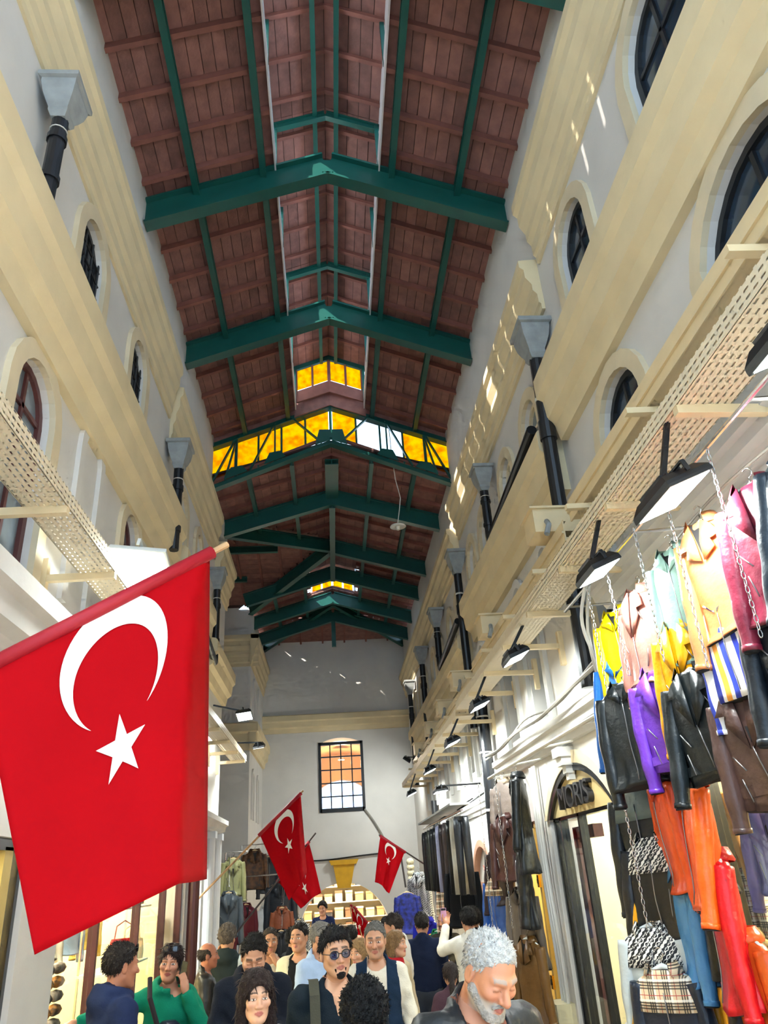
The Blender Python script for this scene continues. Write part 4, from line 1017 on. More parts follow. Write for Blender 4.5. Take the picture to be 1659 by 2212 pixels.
# ---- jackets hung on chains in front of the near shop (plane about x = 1.95)
XJ = 1.92
NEAR = [ # label, y, z(top of neck), yaw, kind, material, L, extras
 ('bright yellow leather jacket under the floodlight by the white cables',4.8,3.52,-38,'plain','#f2d800',.56,{}),
 ('dusty pink ribbed leather jacket between the yellow and mint ones',4.38,3.52,-60,'quilt','#a06a5e',.58,{}),
 ('pale mint green leather jacket hung beneath the large floodlight',3.86,3.58,-42,'plain','#8fb3a6',.62,{}),
 ('tan orange suede jacket washed out by the floodlight',3.42,3.55,-52,'coat','#c98250',.58,{}),
 ('burgundy leather jacket with ribbed cuffs at upper picture edge',2.92,3.50,-40,'quilt','#7a2238',.62,{}),
 ('dark navy leather jacket cut by the picture edge, top row',2.55,3.5,-50,'plain','#16222e',.66,{}),
 ('cobalt blue leather jacket hung under the bright yellow one',4.88,3.22,-30,'plain','#1f6ac4',.66,{}),
 ('mustard yellow leather jacket under the mint green one',3.94,3.16,-42,'biker','#e8a410',.56,{}),
 ('white jacket with blue and orange stripes under the tan suede',3.46,3.20,-48,'plain','STR',.54,{}),
 ('black ribbed leather jacket at the picture edge below burgundy',2.98,3.1,-40,'quilt','#151b22',.66,{}),
 ('black plain leather jacket under the cobalt blue one',4.70,3.0,-30,'plain','#14191c',.6,{'x':1.87}),
 ('violet purple biker jacket with wide lapels and belt',4.3,2.99,-34,'biker','#6a35b8',.52,{'card':True,'x':1.93}),
 ('black quilted sleeve biker jacket beside the purple one',3.88,2.88,-42,'biker','#12181b',.52,{'card':True}),
 ('brown biker jacket with hanging belt beside the black pole',3.52,2.72,-40,'biker','#503a35',.5,{}),
 ('black long leather jacket filling the picture edge',3.0,2.74,-45,'plain','#11161c',.66,{}),
 ('bright orange leather jacket under the black plain one',4.66,2.43,-98,'plain','#e0501a',.6,{'x':2.0}),
 ('black velvet jacket with grey yoke hung low by the sign shop',5.0,2.40,-50,'plain','#141a1d',.6,{'yoke':'#5d6b68'}),
 ('black jacket with white letter print shoulders on the chain',4.92,2.10,-45,'plain','#15181d',.5,{'yoke':'MONO'}),
 ('sky blue sleeve jacket below the letter print one',4.8,1.98,-95,'plain','#4d8ac0',.62,{'x':2.06}),
 ('orange rust jacket with rolled cuff behind the chain column',4.26,2.36,-105,'plain','#e85a12',.62,{'x':2.02}),
 ('black long coat hanging behind the orange sleeve',4.5,2.34,-112,'coat','#15130f',.9,{'x':2.1}),
 ('mustard jacket with plaid shoulder yoke on the chain column',4.92,1.80,-46,'plain','#dc9a12',.66,{'yoke':'PLAID'}),
 ('pale grey jacket with black maze print yoke under the plaid one',4.93,1.62,-40,'plain','#bcc5c6',.62,{'yoke':'MONO','x':1.86}),
 ('navy jacket with plaid collar near the bottom of the chain',4.82,1.42,-48,'plain','#1a2434',.62,{'yoke':'PLAID','x':1.84}),
 ('plaid yoked grey jacket lowest on the chain column',4.95,1.2,-46,'plain','#c4c4bf',.6,{'yoke':'PLAID','x':1.8}),
 ('scarlet red jacket with plaid cuffs beside the black frame post',4.2,1.98,-105,'plain','#c8101a',.66,{'x':2.02}),
 ('black jacket behind the scarlet one',4.42,1.82,-112,'plain','#121314',.8,{'x':2.1}),
 ('burnt orange long jacket at the bottom beside the frame post',4.1,1.62,-92,'coat','#d4561a',.7,{'x':1.98}),
]
SPEC = {'STR':stripes,'MONO':mono,'PLAID':plaid}
for l,y,z,yaw,kind,c,L,ex in NEAR:
    mm = SPEC[c]() if c in SPEC else leather(c)
    yk = ex.get('yoke'); yk = (SPEC[yk]() if yk in SPEC else leather(yk)) if yk else None
    garment(l,(ex.get('x',XJ+.06)+random.uniform(-.03,.03),y,z),(yaw if z<2.5 else yaw-22)+random.uniform(-5,5),kind,mm,L,sc=1.04,yoke=yk,card=ex.get('card',False),tilt=(random.uniform(-4,4),random.uniform(-5,5)),grp='jackets hung outside the near shop')
for l, y, z0, z1 in (('steel chain carrying the yellow and blue jackets',4.82,3.75,2.9),('steel chain carrying the pink and purple jackets',4.42,3.72,3.0),('steel chain carrying the mint and mustard jackets',3.9,3.75,2.95),('steel chain carrying the tan and striped jackets',3.45,3.72,2.8),('steel chain carrying the burgundy and black jackets',2.95,3.72,2.8),('long steel chain down the plaid jacket column',4.9,2.45,.9)):
    chain(l, [(XJ-.1,y-.02,z0),(XJ-.09,y,z1)], m_steel)
# rail over the chains
t = thing('hanging_rail','thin steel rail over the near jackets below the floodlights','rail',(XJ,1.2,3.78)); mb = MB(); mb.tube([(XJ-.05,1.0,3.77),(XJ-.05,5.5,3.77)],.012,8); part('rail', mb, m_steel, t)
for y in (1.2,2.6,4.0,5.4):
    mb = MB(); mb.tube([(XJ-.05,y,3.77),(XR,y,3.8)],.01,6); part('bracket', mb, m_steel, t)
# ================================================================== people
def nets(F, lo, h):
    n = np.array(F.shape); acc = np.zeros(tuple(n-1)+(3,)); cnt = np.zeros(tuple(n-1))
    C = [(0,0,0),(1,0,0),(0,1,0),(1,1,0),(0,0,1),(1,0,1),(0,1,1),(1,1,1)]
    sl = lambda c: F[c[0]:n[0]-1+c[0], c[1]:n[1]-1+c[1], c[2]:n[2]-1+c[2]]
    for a in range(8):
        for ax in range(3):
            if C[a][ax]: continue
            b = list(C[a]); b[ax] = 1
            f0, f1 = sl(C[a]), sl(b); m = (f0 < 0) != (f1 < 0)
            t = np.where(m, f0/np.where(m, f0-f1, 1), 0)
            for k in range(3): acc[..., k] += m*(C[a][k] + (t if k == ax else 0))
            cnt += m
    act = cnt > 0; idx = -np.ones(cnt.shape, int); idx[act] = np.arange(act.sum())
    ijk = np.argwhere(act); V = (ijk + acc[act]/cnt[act][:, None])*h + lo
    faces = []
    S = F < 0
    for ax in range(3):
        o1, o2 = (ax+1) % 3, (ax+2) % 3
        A = np.take(S, range(0, n[ax]-1), ax); B = np.take(S, range(1, n[ax]), ax)
        e = np.argwhere(A != B)
        e = e[(e[:, o1] > 0) & (e[:, o2] > 0) & (e[:, o1] < n[o1]-1) & (e[:, o2] < n[o2]-1)]
        if not len(e): continue
        q = []
        for d1, d2 in ((1,1),(0,1),(0,0),(1,0)):
            c = e.copy(); c[:, o1] -= d1; c[:, o2] -= d2; q.append(idx[c[:,0], c[:,1], c[:,2]])
        q = np.stack(q, 1); fl = A[e[:,0], e[:,1], e[:,2]]
        q[~fl] = q[~fl][:, ::-1]; faces.append(q)
    return V, np.concatenate(faces)
def cap(P, a, b, ra, rb=None):
    rb = ra if rb is None else rb; a = np.array(a, float); b = np.array(b, float); d = b-a
    t = np.clip(((P-a) @ d)/max(d @ d, 1e-9), 0, 1)
    return np.linalg.norm(P-a-t[..., None]*d, axis=-1) - (ra+(rb-ra)*t)
def ell(P, c, r):
    q = (P-np.array(c, float)); r = np.array(r, float)
    k0 = np.linalg.norm(q/r, axis=-1); k1 = np.linalg.norm(q/(r*r), axis=-1); return k0*(k0-1)/np.maximum(k1, 1e-6)
def smin(a, b, k):
    h = np.clip(.5+.5*(b-a)/k, 0, 1); return b*(1-h)+a*h-k*h*(1-h)
def smax(a, b, k): return -smin(-a, -b, k)
def grid(lo, hi, h):
    ax = [np.arange(lo[i], hi[i]+h, h) for i in range(3)]; G = np.stack(np.meshgrid(*ax, indexing='ij'), -1); return G
def pymesh(name, V, Fc, mats, colors=None, mi=None):
    me = bpy.data.meshes.new(name); me.vertices.add(len(V)); me.vertices.foreach_set('co', np.asarray(V, np.float32).ravel())
    Fc = np.asarray(Fc); me.loops.add(Fc.size); me.loops.foreach_set('vertex_index', Fc.ravel().astype(np.int32))
    me.polygons.add(len(Fc)); me.polygons.foreach_set('loop_start', np.arange(0, Fc.size, Fc.shape[1], dtype=np.int32))
    me.update(calc_edges=True); me.polygons.foreach_set('use_smooth', np.ones(len(Fc), bool))
    for m in mats: me.materials.append(m)
    if colors is not None:
        at = me.color_attributes.new('skin', 'FLOAT_COLOR', 'POINT'); at.data.foreach_set('color', np.asarray(colors, np.float32).ravel())
    if mi is not None: me.polygons.foreach_set('material_index', np.asarray(mi, np.int32))
    me.validate(); return me
def skin_mat():
    if 'skin' in MATS: return MATS['skin']
    m = M('skin', '#c89678', .5, bump=.05, bscale=250); N = m.node_tree.nodes; b = N['Principled BSDF']
    a = N.new('ShaderNodeVertexColor'); a.layer_name = 'skin'; m.node_tree.links.new(a.outputs[0], b.inputs['Base Color'])
    b.inputs['Subsurface Weight'].default_value = .0; return m
def hair_mat(c):
    return M('hair '+c, c, .5, var=.35, scale=70, bump=.7, bscale=160, spec=.3)
def noise3(P, f, s=0):
    return (np.sin(P[...,0]*f+1.3+s)*np.sin(P[...,1]*f*1.13+2.1*s)*np.sin(P[...,2]*f*.91+.7+s) + .5*np.sin(P[...,0]*f*2.1+P[...,2]*f*1.7+s)*np.sin(P[...,1]*f*1.9-s))
def rotm(yaw, pitch, roll=0):
    # yaw about z (deg, + turns face to viewer right), pitch + looks down
    y, p, r = map(math.radians, (yaw, pitch, roll))
    return np.array(Matrix.Rotation(y,3,'Z') @ Matrix.Rotation(p,3,'X') @ Matrix.Rotation(r,3,'Y'))
HEADS = {}
def head_geo(h, fem=0, wide=1.0, age=0, asian=0, nose=1.0, beardv=0, hairline=0.0):
    key = (h, fem, wide, age, asian, nose)
    if key in HEADS: return HEADS[key]
    P = grid((-.115,-.15,-.215), (.115,.135,.135), h)
    Q = P.copy(); Q[...,0] = np.abs(Q[...,0])      # symmetric
    w = wide
    d = ell(P, (0,.012,.035), (.076*w,.096,.086))
    d = smin(d, ell(P, (0,-.03,-.035), ((.058-.003*fem)*w,.064,.088)), .04)
    d = smin(d, cap(Q, (.05*w,0,-.055), (.02,-.062,-.098), .024-.004*fem, .02), .03)
    d = smin(d, ell(P, (0,-.074,-.1), (.022,.02,.02)), .02)
    d = smin(d, cap(Q, (.012,-.09,.022), (.042,-.075,.022), .011-.003*fem), .016)
    d = smin(d, ell(Q, (.043,-.066,-.022), (.024,.024,.022)), .02)
    d = smax(d, -ell(Q, (.032,-.098,.0), (.02,.014,.011)), .014)
    d = smin(d, ell(Q, (.032,-.0785+.002*asian,.0), (.017,.014,.0085)), .004)      # lids
    nl = -.112 + .008*asian + .006*fem
    d = smin(d, cap(P, (0,-.088,.012), (0,nl,-.032), .0075, .0125*nose), .01)
    d = smin(d, ell(Q, (.0125,-.097,-.036), (.0095*nose,.011,.0085)), .008)
    d = smin(d, cap(Q, (0,-.094,-.058), (.02,-.085,-.062), .0065,.004), .006)
    d = smin(d, cap(Q, (0,-.0925,-.0725), (.017,-.085,-.069), .0078,.004), .005)
    d = smax(d, -cap(Q, (0,-.1045,-.0648), (.021,-.0935,-.065), .0028), .003)
    if age: d = smax(d, -cap(Q, (.022,-.094,-.035), (.034,-.079,-.07), .0035), .008)
    d = smin(d, ell(Q, (.079*w,.012,-.008), (.009,.02,.032)), .008); d = smax(d, -ell(Q, (.088*w,.008,-.006), (.006,.011,.02)), .006)
    d = smin(d, cap(P, (0,.022,-.05), (0,.034,-.24), .054-.008*fem, .058-.008*fem), .03)
    V, Fc = nets(d, np.array([-.115,-.15,-.215]), h); HEADS[key] = (V, Fc); return V, Fc
def skin_colors(V, tone, lips='#b0605a', brow='#2a1c16', stub=None, fem=0, beard=None, closed=False):
    c = np.tile(np.array(srgb(tone)), (len(V),1)); x = np.abs(V[:,0]); y = V[:,1]; z = V[:,2]; fr = y < -.05
    def mixc(mask, col, a):
        a = (mask*a)[:, None]; c[:] = c*(1-a)+np.array(srgb(col))*a
    sm = lambda e0, e1, v: np.clip((v-e0)/(e1-e0), 0, 1)
    # ruddy cheeks, nose
    mixc(np.exp(-((x-.042)**2+(z+.028)**2)/.0005)*fr, '#c06a58', .25); mixc(np.exp(-(x**2+(z+.03)**2)/.0002)*fr, '#c06a58', .25)
    lipm = ((np.abs(z+.066) < .0125*(1-(x/.026)**2)) & (x < .025) & (y < -.08)).astype(float); mixc(lipm, lips, .85)
    bz = .027+.004*np.sin(np.clip(x/.05,0,1)*3.1); bm = ((np.abs(z-bz) < (.0055-.002*fem)) & (x > .012) & (x < .052) & fr).astype(float); mixc(bm, brow, .85)
    em = ((np.abs(z-.0) < .0046*(1-((x-.032)/.0165)**2)) & (np.abs(x-.032) < .0155) & (y < -.075)).astype(float)
    if closed: c[em > 0] = np.array(srgb(tone))*.9
    else: mixc(em, '#e8e2da', 1.0)
    im = (em if not closed else em*0)*(np.abs(x-.032) < .0052); mixc(im, '#2a1a12', 1.0)
    lm = ((np.abs((np.abs(z) if not closed else z+.007)-.0058*(1-((x-.032)/.018)**2)*(1 if not closed else .6)) < .0018) & (np.abs(x-.032) < .017) & (y < -.07)).astype(float)*(1-em); mixc(lm, '#4a2e26', .6)
    if stub or beard:
        bd = sm(-.038,-.06,z)*(1-sm(-.02,.01,y))*(z > -.13); bd = np.maximum(bd*sm(.012,.03,np.maximum(x,(-.085-z)*.9)), ((z > -.062) & (z < -.045) & (x < .03) & (y < -.08))*.9)
        bd = bd*(1-lipm); 
        if stub: mixc(bd, stub, .38)
        if beard: mixc(np.clip(bd*1.3,0,1), beard, .92)
    return c
def hair_geo(style, h, wide=1.0, seed=0, thick=.012):
    lo = (-.15,-.15,-.42 if style in ('long','pony') else -.16); P = grid(lo, (.15,.2,.18), h); X, Y, Z = P[...,0], P[...,1], P[...,2]
    r = np.array((.077*wide,.098,.088))+thick
    big = ell(P, (0,.014,.034), r) + .003*np.sin(38*np.arctan2(X,Y+.03)+5*np.sin(Z*45+seed)+2*np.sin(Y*60))*np.clip(np.hypot(X,Y)/.05,0,1) + .0025*np.sin(67*np.arctan2(X,Y+.02)+7*np.sin(Z*31))*np.clip(np.hypot(X,Y)/.06,0,1) + .004*noise3(P, 55, seed)
    if style in ('short','crop','grey','curly','front'):
        if style == 'curly': big = ell(P, (0,.012,.045), r+np.array([.008,.008,.012])) + .006*noise3(P, 130, seed) + .006*noise3(P, 75, seed+1)
        # hairline: remove the face and the low back
        face = ell(P, (0,-.112,-.018), (.078*wide,.082,.102)) + .005*np.sin(X*240+seed)*np.sin(X*97+1)
        d = smax(big, -face, .012)
        low = -(Z + .005 + .55*np.clip(-(Y-.01),-.08,.06)*-1.0 if False else Z + .02 + .55*np.clip(Y-.0, -.05, .075))
        d = smax(d, low, .012); d = smax(d, (-.004-.85*Z-Y)*.76+.003*np.sin(Z*300+seed), .008)
        ear = ell(np.abs(P)*np.array([1,0,0])+P*np.array([0,1,1]), (.086*wide,.008,-.014), (.03,.026,.034)); d = smax(d, -ear, .008)
        if style == 'front':   # full fringe swept up
            d = smin(d, cap(P, (-.045,-.075,.085), (.05,-.08,.09), .018) + .004*noise3(P, 150, seed), .02)
        if style == 'crop': d = smax(d, Z*0 - (Z-.0) * .0 - 1, .01)
    elif style == 'balding':
        face = ell(P, (0,-.06,.06), (.085,.10,.1)); d = smax(big, -face, .01)
        d = smax(d, -(Z+.02+.55*np.clip(Y,-.05,.075)), .012); d = smax(d, Z-.065, .01)
        ear = ell(np.abs(P)*np.array([1,0,0])+P*np.array([0,1,1]), (.086*wide,.008,-.014), (.03,.026,.034)); d = smax(d, -ear, .008)
    elif style in ('long','bob','pony'):
        face = ell(P, (0,-.118,-.038), (.073*wide,.084,.11)); Q = P.copy(); Q[...,0] = np.abs(X)
        d = big
        if style == 'long':
            d = smin(d, cap(Q, (.07,.0,.0), (.088,-.015,-.26), .03,.04)+.004*noise3(P*np.array([1,1,.2]),160,seed), .03); d = smin(d, cap(P, (0,.07,0), (0,.07,-.26), .065,.07), .04)
            d = smin(d, cap(Q,(.0,-.088,.075),(.045,-.078,.03),.017), .015)
        if style == 'bob': d = smin(d, cap(Q, (.07,.015,.0), (.072,.02,-.09), .026,.024), .03); d = smin(d, cap(P, (0,.06,0), (0,.06,-.1), .06,.05), .04)
        if style == 'pony': d = smin(d, cap(P, (0,.1,.01), (0,.14,-.2), .032,.026)+.003*noise3(P,150,seed), .03); d = smax(d, -(Z+.03+.0*Y+ np.where(Y>.09,1,0)), .01)
        d = smax(d, -face, .012)
    return nets(d, np.array(lo), h)
def hand_geo(side, curl=.5, h=.005, spread=.0):
    # local: wrist at origin, fingers along -z, palm facing -y, thumb toward +x*side
    P = grid((-.075,-.085,-.215), (.075,.055,.03), h)
    d = ell(P, (0,0,-.05), (.041,.017,.052)); d = smin(d, cap(P,(0,0,.02),(0,0,-.03),.024,.026), .02)
    for i,(x,L) in enumerate(((.028,.07),(.0095,.08),(-.0095,.074),(-.027,.058))):
        p = np.array((x*side,0,-.088)); a = curl*(.8+.1*i)
        for k, f in enumerate((.45,.32,.23)):
            an = a*(k+.6)*.75; q = p + L*f*np.array((x*side*spread*8,-math.sin(an),-math.cos(an))); d = smin(d, cap(P,p,q,.0088-.0008*k,.0082-.001*k), .004 if k else .012); p = q
    p = np.array((.03*side,-.004,-.03)); q = p+np.array((.028*side,-.016,-.032)); r = q+np.array((.006*side,-.018,-.028))
    d = smin(d, cap(P,p,q,.0125,.0105), .014); d = smin(d, cap(P,q,r,.0105,.008), .005)
    return nets(d, np.array((-.075,-.085,-.215)), h)
def orient(zdir, palm):
    z = -_n(np.array(zdir, float)); y = -np.array(palm, float); y = _n(y-y.dot(z)*z); x = np.cross(y, z); return np.stack([x,y,z],1)
ARMS = {'down':((.235,.01,1.14),(.255,-.05,.89)), 'fold':((.24,.03,1.15),(.10,-.2,1.13)), 'phone':((.26,-.1,1.2),(.135,-.12,1.44)),
        'mouth':((.25,-.12,1.2),(.08,-.2,1.42)), 'look':((.23,-.02,1.15),(.08,-.27,1.2)), 'raise':((.3,-.16,1.34),(.2,-.3,1.58)), 'side':((.42,-.05,1.33),(.62,-.12,1.31)), 'back':((.24,.08,1.15),(.2,.16,.92))}
PEOPLE = []
def person(label, x, y, H, yaw=0, head=(0,0,0), tone='#c9987c', hair=('short','#1c1512'), top='#222', inner=None, trousers='#2a2f3a', arms=('down','down'), hood=False, collar=.0, vest=None,
           fem=0, wide=1.0, age=0, asian=0, stub=None, beard=None, lips='#a9605a', brow='#2a1c16', build=1.0, near=True, opening=None, leatherish=False, zbase=None, lean=0.0, nose=1.0, shirtcol=None, longcoat=False, closed=False):
    if fem and build == 1.0: build = .86
    s = H/1.75; hv = .0042 if near else .0075; cv = .014 if near else .022
    zb = fz(y) if zbase is None else zbase
    t = thing('person', label, 'person', (x,y,zb), (0,0,math.radians(yaw)), 'people in the market crowd')
    # --- head
    hw = .235; hc = np.array((0,-.02,1.75-.118)); R = rotm(*head); piv = np.array((0,.03,1.75-.118-.13))
    if lean: 
        sh = lambda V: np.stack([V[:,0],V[:,1]-np.clip(V[:,2]-1.0,0,9)*lean, V[:,2]-np.clip(V[:,2]-1.0,0,9)*lean*.25],1)
    else: sh = lambda V: V
    def headT(V):
        W = (V+hc-piv); k = np.clip((V[:,2]+.21)/.10, 0, 1)[:, None]; return sh((W @ R.T)*k + W*(1-k) + piv)*s
    V, Fc = head_geo(hv, fem, wide, age, asian, nose)
    C = skin_colors(V, tone, lips, brow, stub, fem, beard, closed); Vs = [headT(V)]; Fs = [Fc]; Cs = [C]; o = len(V)
    # --- core body (one mesh with the head and hands)
    J = {}
    for i, sd in enumerate((-1,1)):
        e, w_ = ARMS[arms[i]]; J[sd] = [np.array((sd*.175*build,.01,1.40)), np.array((sd*e[0],e[1],e[2])), np.array((sd*w_[0],w_[1],w_[2]))]
    def core(P, g=0.0, sleeves=True, legs=True):
        d = ell(P,(0,.0,1.27),(.175*build+g,.112*build+g,.2+g)); d = smin(d, ell(P,(0,-.005,1.06),(.158*build+g,.112*build+g,.2+g)), .06)
        d = smin(d, cap(P,(-.13*build,.012,1.405),(.13*build,.012,1.405),.058+g), .05); d = smin(d, cap(P,(0,.02,1.40),(0,.02,1.49),.06+g*.6), .05)
        if sleeves:
            for sd in (-1,1):
                a, b, c = J[sd][:3]; d = smin(d, cap(P,a,b,.052+g,.044+g), .04); d = smin(d, cap(P,b,c,.043+g,.03+g*.8), .02)
        if legs:
            for sd in (-1,1): d = smin(d, cap(P,(sd*.09,0,.9),(sd*.1,-.01,.5),.075+g,.055+g), .05); d = smin(d, cap(P,(sd*.1,-.01,.5),(sd*.105,.01,.07),.052+g,.04+g), .02); d = smin(d, cap(P,(sd*.105,.02,.045),(sd*.115,-.12,.035),.04+g,.032+g), .02)
        return d
    lo, hi = (-.72,-.4,-.02), (.72,.3,1.62); P = grid(lo, hi, .035); V, Fc = nets(core(P), np.array(lo), .035)
    Vs.append(sh(V)*s); Fs.append(Fc+o); o += len(V); Cs.append(np.tile(np.array(srgb(tone)), (len(V),1)))
    for sd in (-1,1):
        arm = arms[0] if sd < 0 else arms[1]
        if arm == 'back': continue
        a, b, c = J[sd][:3]; dr = c-b; palm = {'down':(-sd,0,0),'fold':(0,1,0),'phone':(-sd*.8,.6,0),'mouth':(-sd*.5,.8,0),'look':(0,.3,1),'raise':(0,1,.2),'side':(0,0,-1)}[arm]
        if arm == 'phone': dr = np.array((-sd*.25,.1,1.0))
        if arm == 'mouth': dr = np.array((-sd*.45,.35,.8))
        V, Fc = hand_geo(sd if arm not in ('raise','mouth') else sd, .25 if arm == 'down' else .75, .0055 if near else .009)
        O = orient(dr, palm); W = V @ O.T + c; Vs.append(sh(W)*s); Fs.append(Fc+o); o += len(V); Cs.append(np.tile(np.array(srgb(tone)), (len(V),1)))
        J[sd].append(O)
    bo = put('body', pymesh('body', np.concatenate(Vs), np.concatenate(Fs), [skin_mat()], np.concatenate(Cs)), t, world=False)
    # --- hair
    if hair:
        V, Fc = hair_geo(hair[0], .005 if near else .008, wide, len(PEOPLE), hair[2] if len(hair) > 2 else .011)
        rg = np.random.default_rng(len(PEOPLE)+11); T1 = V[Fc[:,1]]-V[Fc[:,0]]; T2 = V[Fc[:,2]]-V[Fc[:,0]]; fn_ = np.cross(T1,T2); fn_ /= np.maximum(np.linalg.norm(fn_,axis=1),1e-9)[:,None]
        ct = V[Fc].mean(1); out_ = ((ct-np.array((0,.01,.0)))*fn_).sum(1) > 0; ids = np.flatnonzero(out_); nc = min(len(ids), 900 if near else 350); ids = rg.choice(ids, nc, replace=False)
        c0 = ct[ids]; n0 = fn_[ids]; st = hair[0]; rr = rg.normal(size=(nc,3))
        if st == 'curly': fl_d = rr*.7+n0*.6; ln = .02
        elif st in ('long','bob','pony'): fl_d = np.array((0,0,-1.))+rr*.12+n0*.12; ln = .045
        else:
            tp = np.clip((c0[:,2]-.06)/.04,0,1)[:,None]; fl_d = (1-tp)*np.array((0,.25,-.8))+tp*np.array((.3,.25,.05))+n0*(.03 if age else .22)+rr*(.12 if age else .2); ln = .018 if age else .024
        fl_d = fl_d-(np.minimum((fl_d*n0).sum(1),0))[:,None]*n0; fl_d /= np.linalg.norm(fl_d,axis=1)[:,None]
        sd_ = np.cross(n0, fl_d); sd_ /= np.maximum(np.linalg.norm(sd_,axis=1),1e-6)[:,None]; L_ = (ln*rg.uniform(.6,1.3,nc))[:,None]; w_ = .0045 if near else .006
        b0 = c0-n0*.003; q = np.stack([b0-sd_*w_, b0+sd_*w_, b0+n0*.006+fl_d*L_*.35, b0+fl_d*L_+n0*.002], 1).reshape(-1,3); k4 = np.arange(nc)*4+len(V)
        F4 = np.concatenate([np.stack([k4,k4+3,k4+2,k4+2],1), np.stack([k4+1,k4+2,k4+3,k4+3],1)])[:, :4]
        tri = np.concatenate([np.stack([k4,k4+3,k4+2],1), np.stack([k4+1,k4+2,k4+3],1), np.stack([k4,k4+2,k4+1],1)])
        qt = np.concatenate([Fc[:, [0,1,2]], Fc[:, [0,2,3]], tri])
        put('hair', pymesh('hair', headT(np.concatenate([V,q])), qt, [hair_mat(hair[1])]), t, world=False)
    # --- clothes
    tm = leather(top, .42) if leatherish else cloth(top)
    def shell(name, g, mat, sleeves=True, zlo=.84, cut=None, extra=None, seed=0):
        lo, hi = (-.72,-.42,zlo-.06), (.72,.34,1.66); P = grid(lo, hi, cv)
        d = core(P, g, sleeves, False)
        d = d + .0065*noise3(P*np.array([1,1,1.4]), 22, seed+len(PEOPLE)) + .0035*noise3(P*np.array([.6,1,1.6]), 48, seed) + .003*np.sin(P[...,2]*70+P[...,0]*40+4*np.sin(P[...,0]*17+seed))*np.clip((1.25-P[...,2])*3,0.1,1)
        if extra is not None: d = extra(P, d)
        d = smax(d, zlo-P[...,2], .01); d = smax(d, -(cap(P,(0,-.03,1.475),(0,-.06,1.75),.072,.09)), .008)
        if cut is not None: d = smax(d, -cut(P), .006)
        for sd in (-1,1):
            if sleeves and len(J[sd]) > 2:
                b, c = J[sd][1], J[sd][2]; dd = _n(c-b); d = smax(d, (P-(c-dd*.0)) @ dd - .0 + np.where(np.linalg.norm(P-c,axis=-1) < .11, 0, -9), .004)
        V, Fc = nets(d, np.array(lo), cv); return put(name, pymesh(name, sh(V)*s, Fc, [mat]), t, world=False)
    def extra_fn(P, d):
        if collar: d = smin(d, np.maximum(np.abs(np.sqrt((P[...,0]/1.0)**2+(P[...,1]-.015)**2)-.078-.25*(1.5-P[...,2]))-.012, np.abs(P[...,2]-1.475)-collar), .012)
        if hood:
            d = smin(d, ell(P,(0,.085,1.455),(.125,.075,.075)), .03); q = np.sqrt(P[...,0]**2+(P[...,1]-.01)**2); d = smin(d, np.sqrt((q-.095)**2+((P[...,2]-1.485-.25*(P[...,1])) *.8)**2)-.032, .02)
        return d
    if opening:          # open front: (half width at top, half width at bottom)
        w0, w1, zl = opening; cutf = lambda P: np.maximum(np.abs(P[...,0]) - np.clip(w1+(w0-w1)*np.clip((P[...,2]-zl)/(1.5-zl),0,1), 0, 1) + np.where(P[...,2] < zl, 9, 0), P[...,1]-.0)
    else: cutf = None
    if inner: shell('shirt', .012, cloth(inner), sleeves=bool(vest), zlo=.86, extra=lambda P,d: smin(d, np.maximum(np.abs(np.sqrt(P[...,0]**2+(P[...,1]-.015)**2)-.07)-.008, np.abs(P[...,2]-1.485)-.03), .01))
    shell('vest' if vest else ('jacket' if opening or leatherish else 'top'), .02, tm, sleeves=not vest, zlo=.52 if longcoat else .84, cut=cutf, extra=extra_fn, seed=3)
    lo, hi = (-.3,-.25,.04), (.3,.25,1.0); P = grid(lo, hi, .022 if near else .03)
    d = None
    for sd in (-1,1):
        q = smin(cap(P,(sd*.085,0,.9),(sd*.1,-.01,.5),.1,.08), cap(P,(sd*.1,-.01,.5),(sd*.105,.01,.1),.078,.07), .02); d = q if d is None else smin(d, q, .03)
    d = smin(d, ell(P,(0,0,.93),(.17*build,.125,.12)), .04)+.003*noise3(P,40); d = smax(d, .09-P[...,2], .01)
    V, Fc = nets(d, np.array(lo), .022 if near else .03); put('trousers', pymesh('trousers', V*s, Fc, [cloth(trousers)]), t, world=False)
    for sd in (-1,1):
        P = grid((sd*.11-.07,-.2,-.01),(sd*.11+.07,.1,.12),.02); d = smin(cap(P,(sd*.105,.02,.05),(sd*.115,-.12,.042),.052,.044), cap(P,(sd*.105,.01,.05),(sd*.105,.01,.1),.05), .03); d = smax(d, .0-P[...,2]+.001, .005)
        V, Fc = nets(d, np.array((sd*.11-.07,-.2,-.01)), .02); put('shoe', pymesh('shoe', V*s, Fc, [leather('#1d1a19')]), t, world=False)
    PEOPLE.append(t); t2 = {'o':t,'head':headT,'J':J,'s':s,'sh':sh}
    return t2
def pt(p, v): return tuple(p['head'](np.array([v], float))[0])
def add_tube(p, name, pts, r, mat, closed=False, n=8):
    mb = MB(); mb.tube([pt(p, q) for q in pts], r*p['s'], n, closed=closed); o = put(name, mb.mesh(name, mat, True), p['o'], world=False); return o
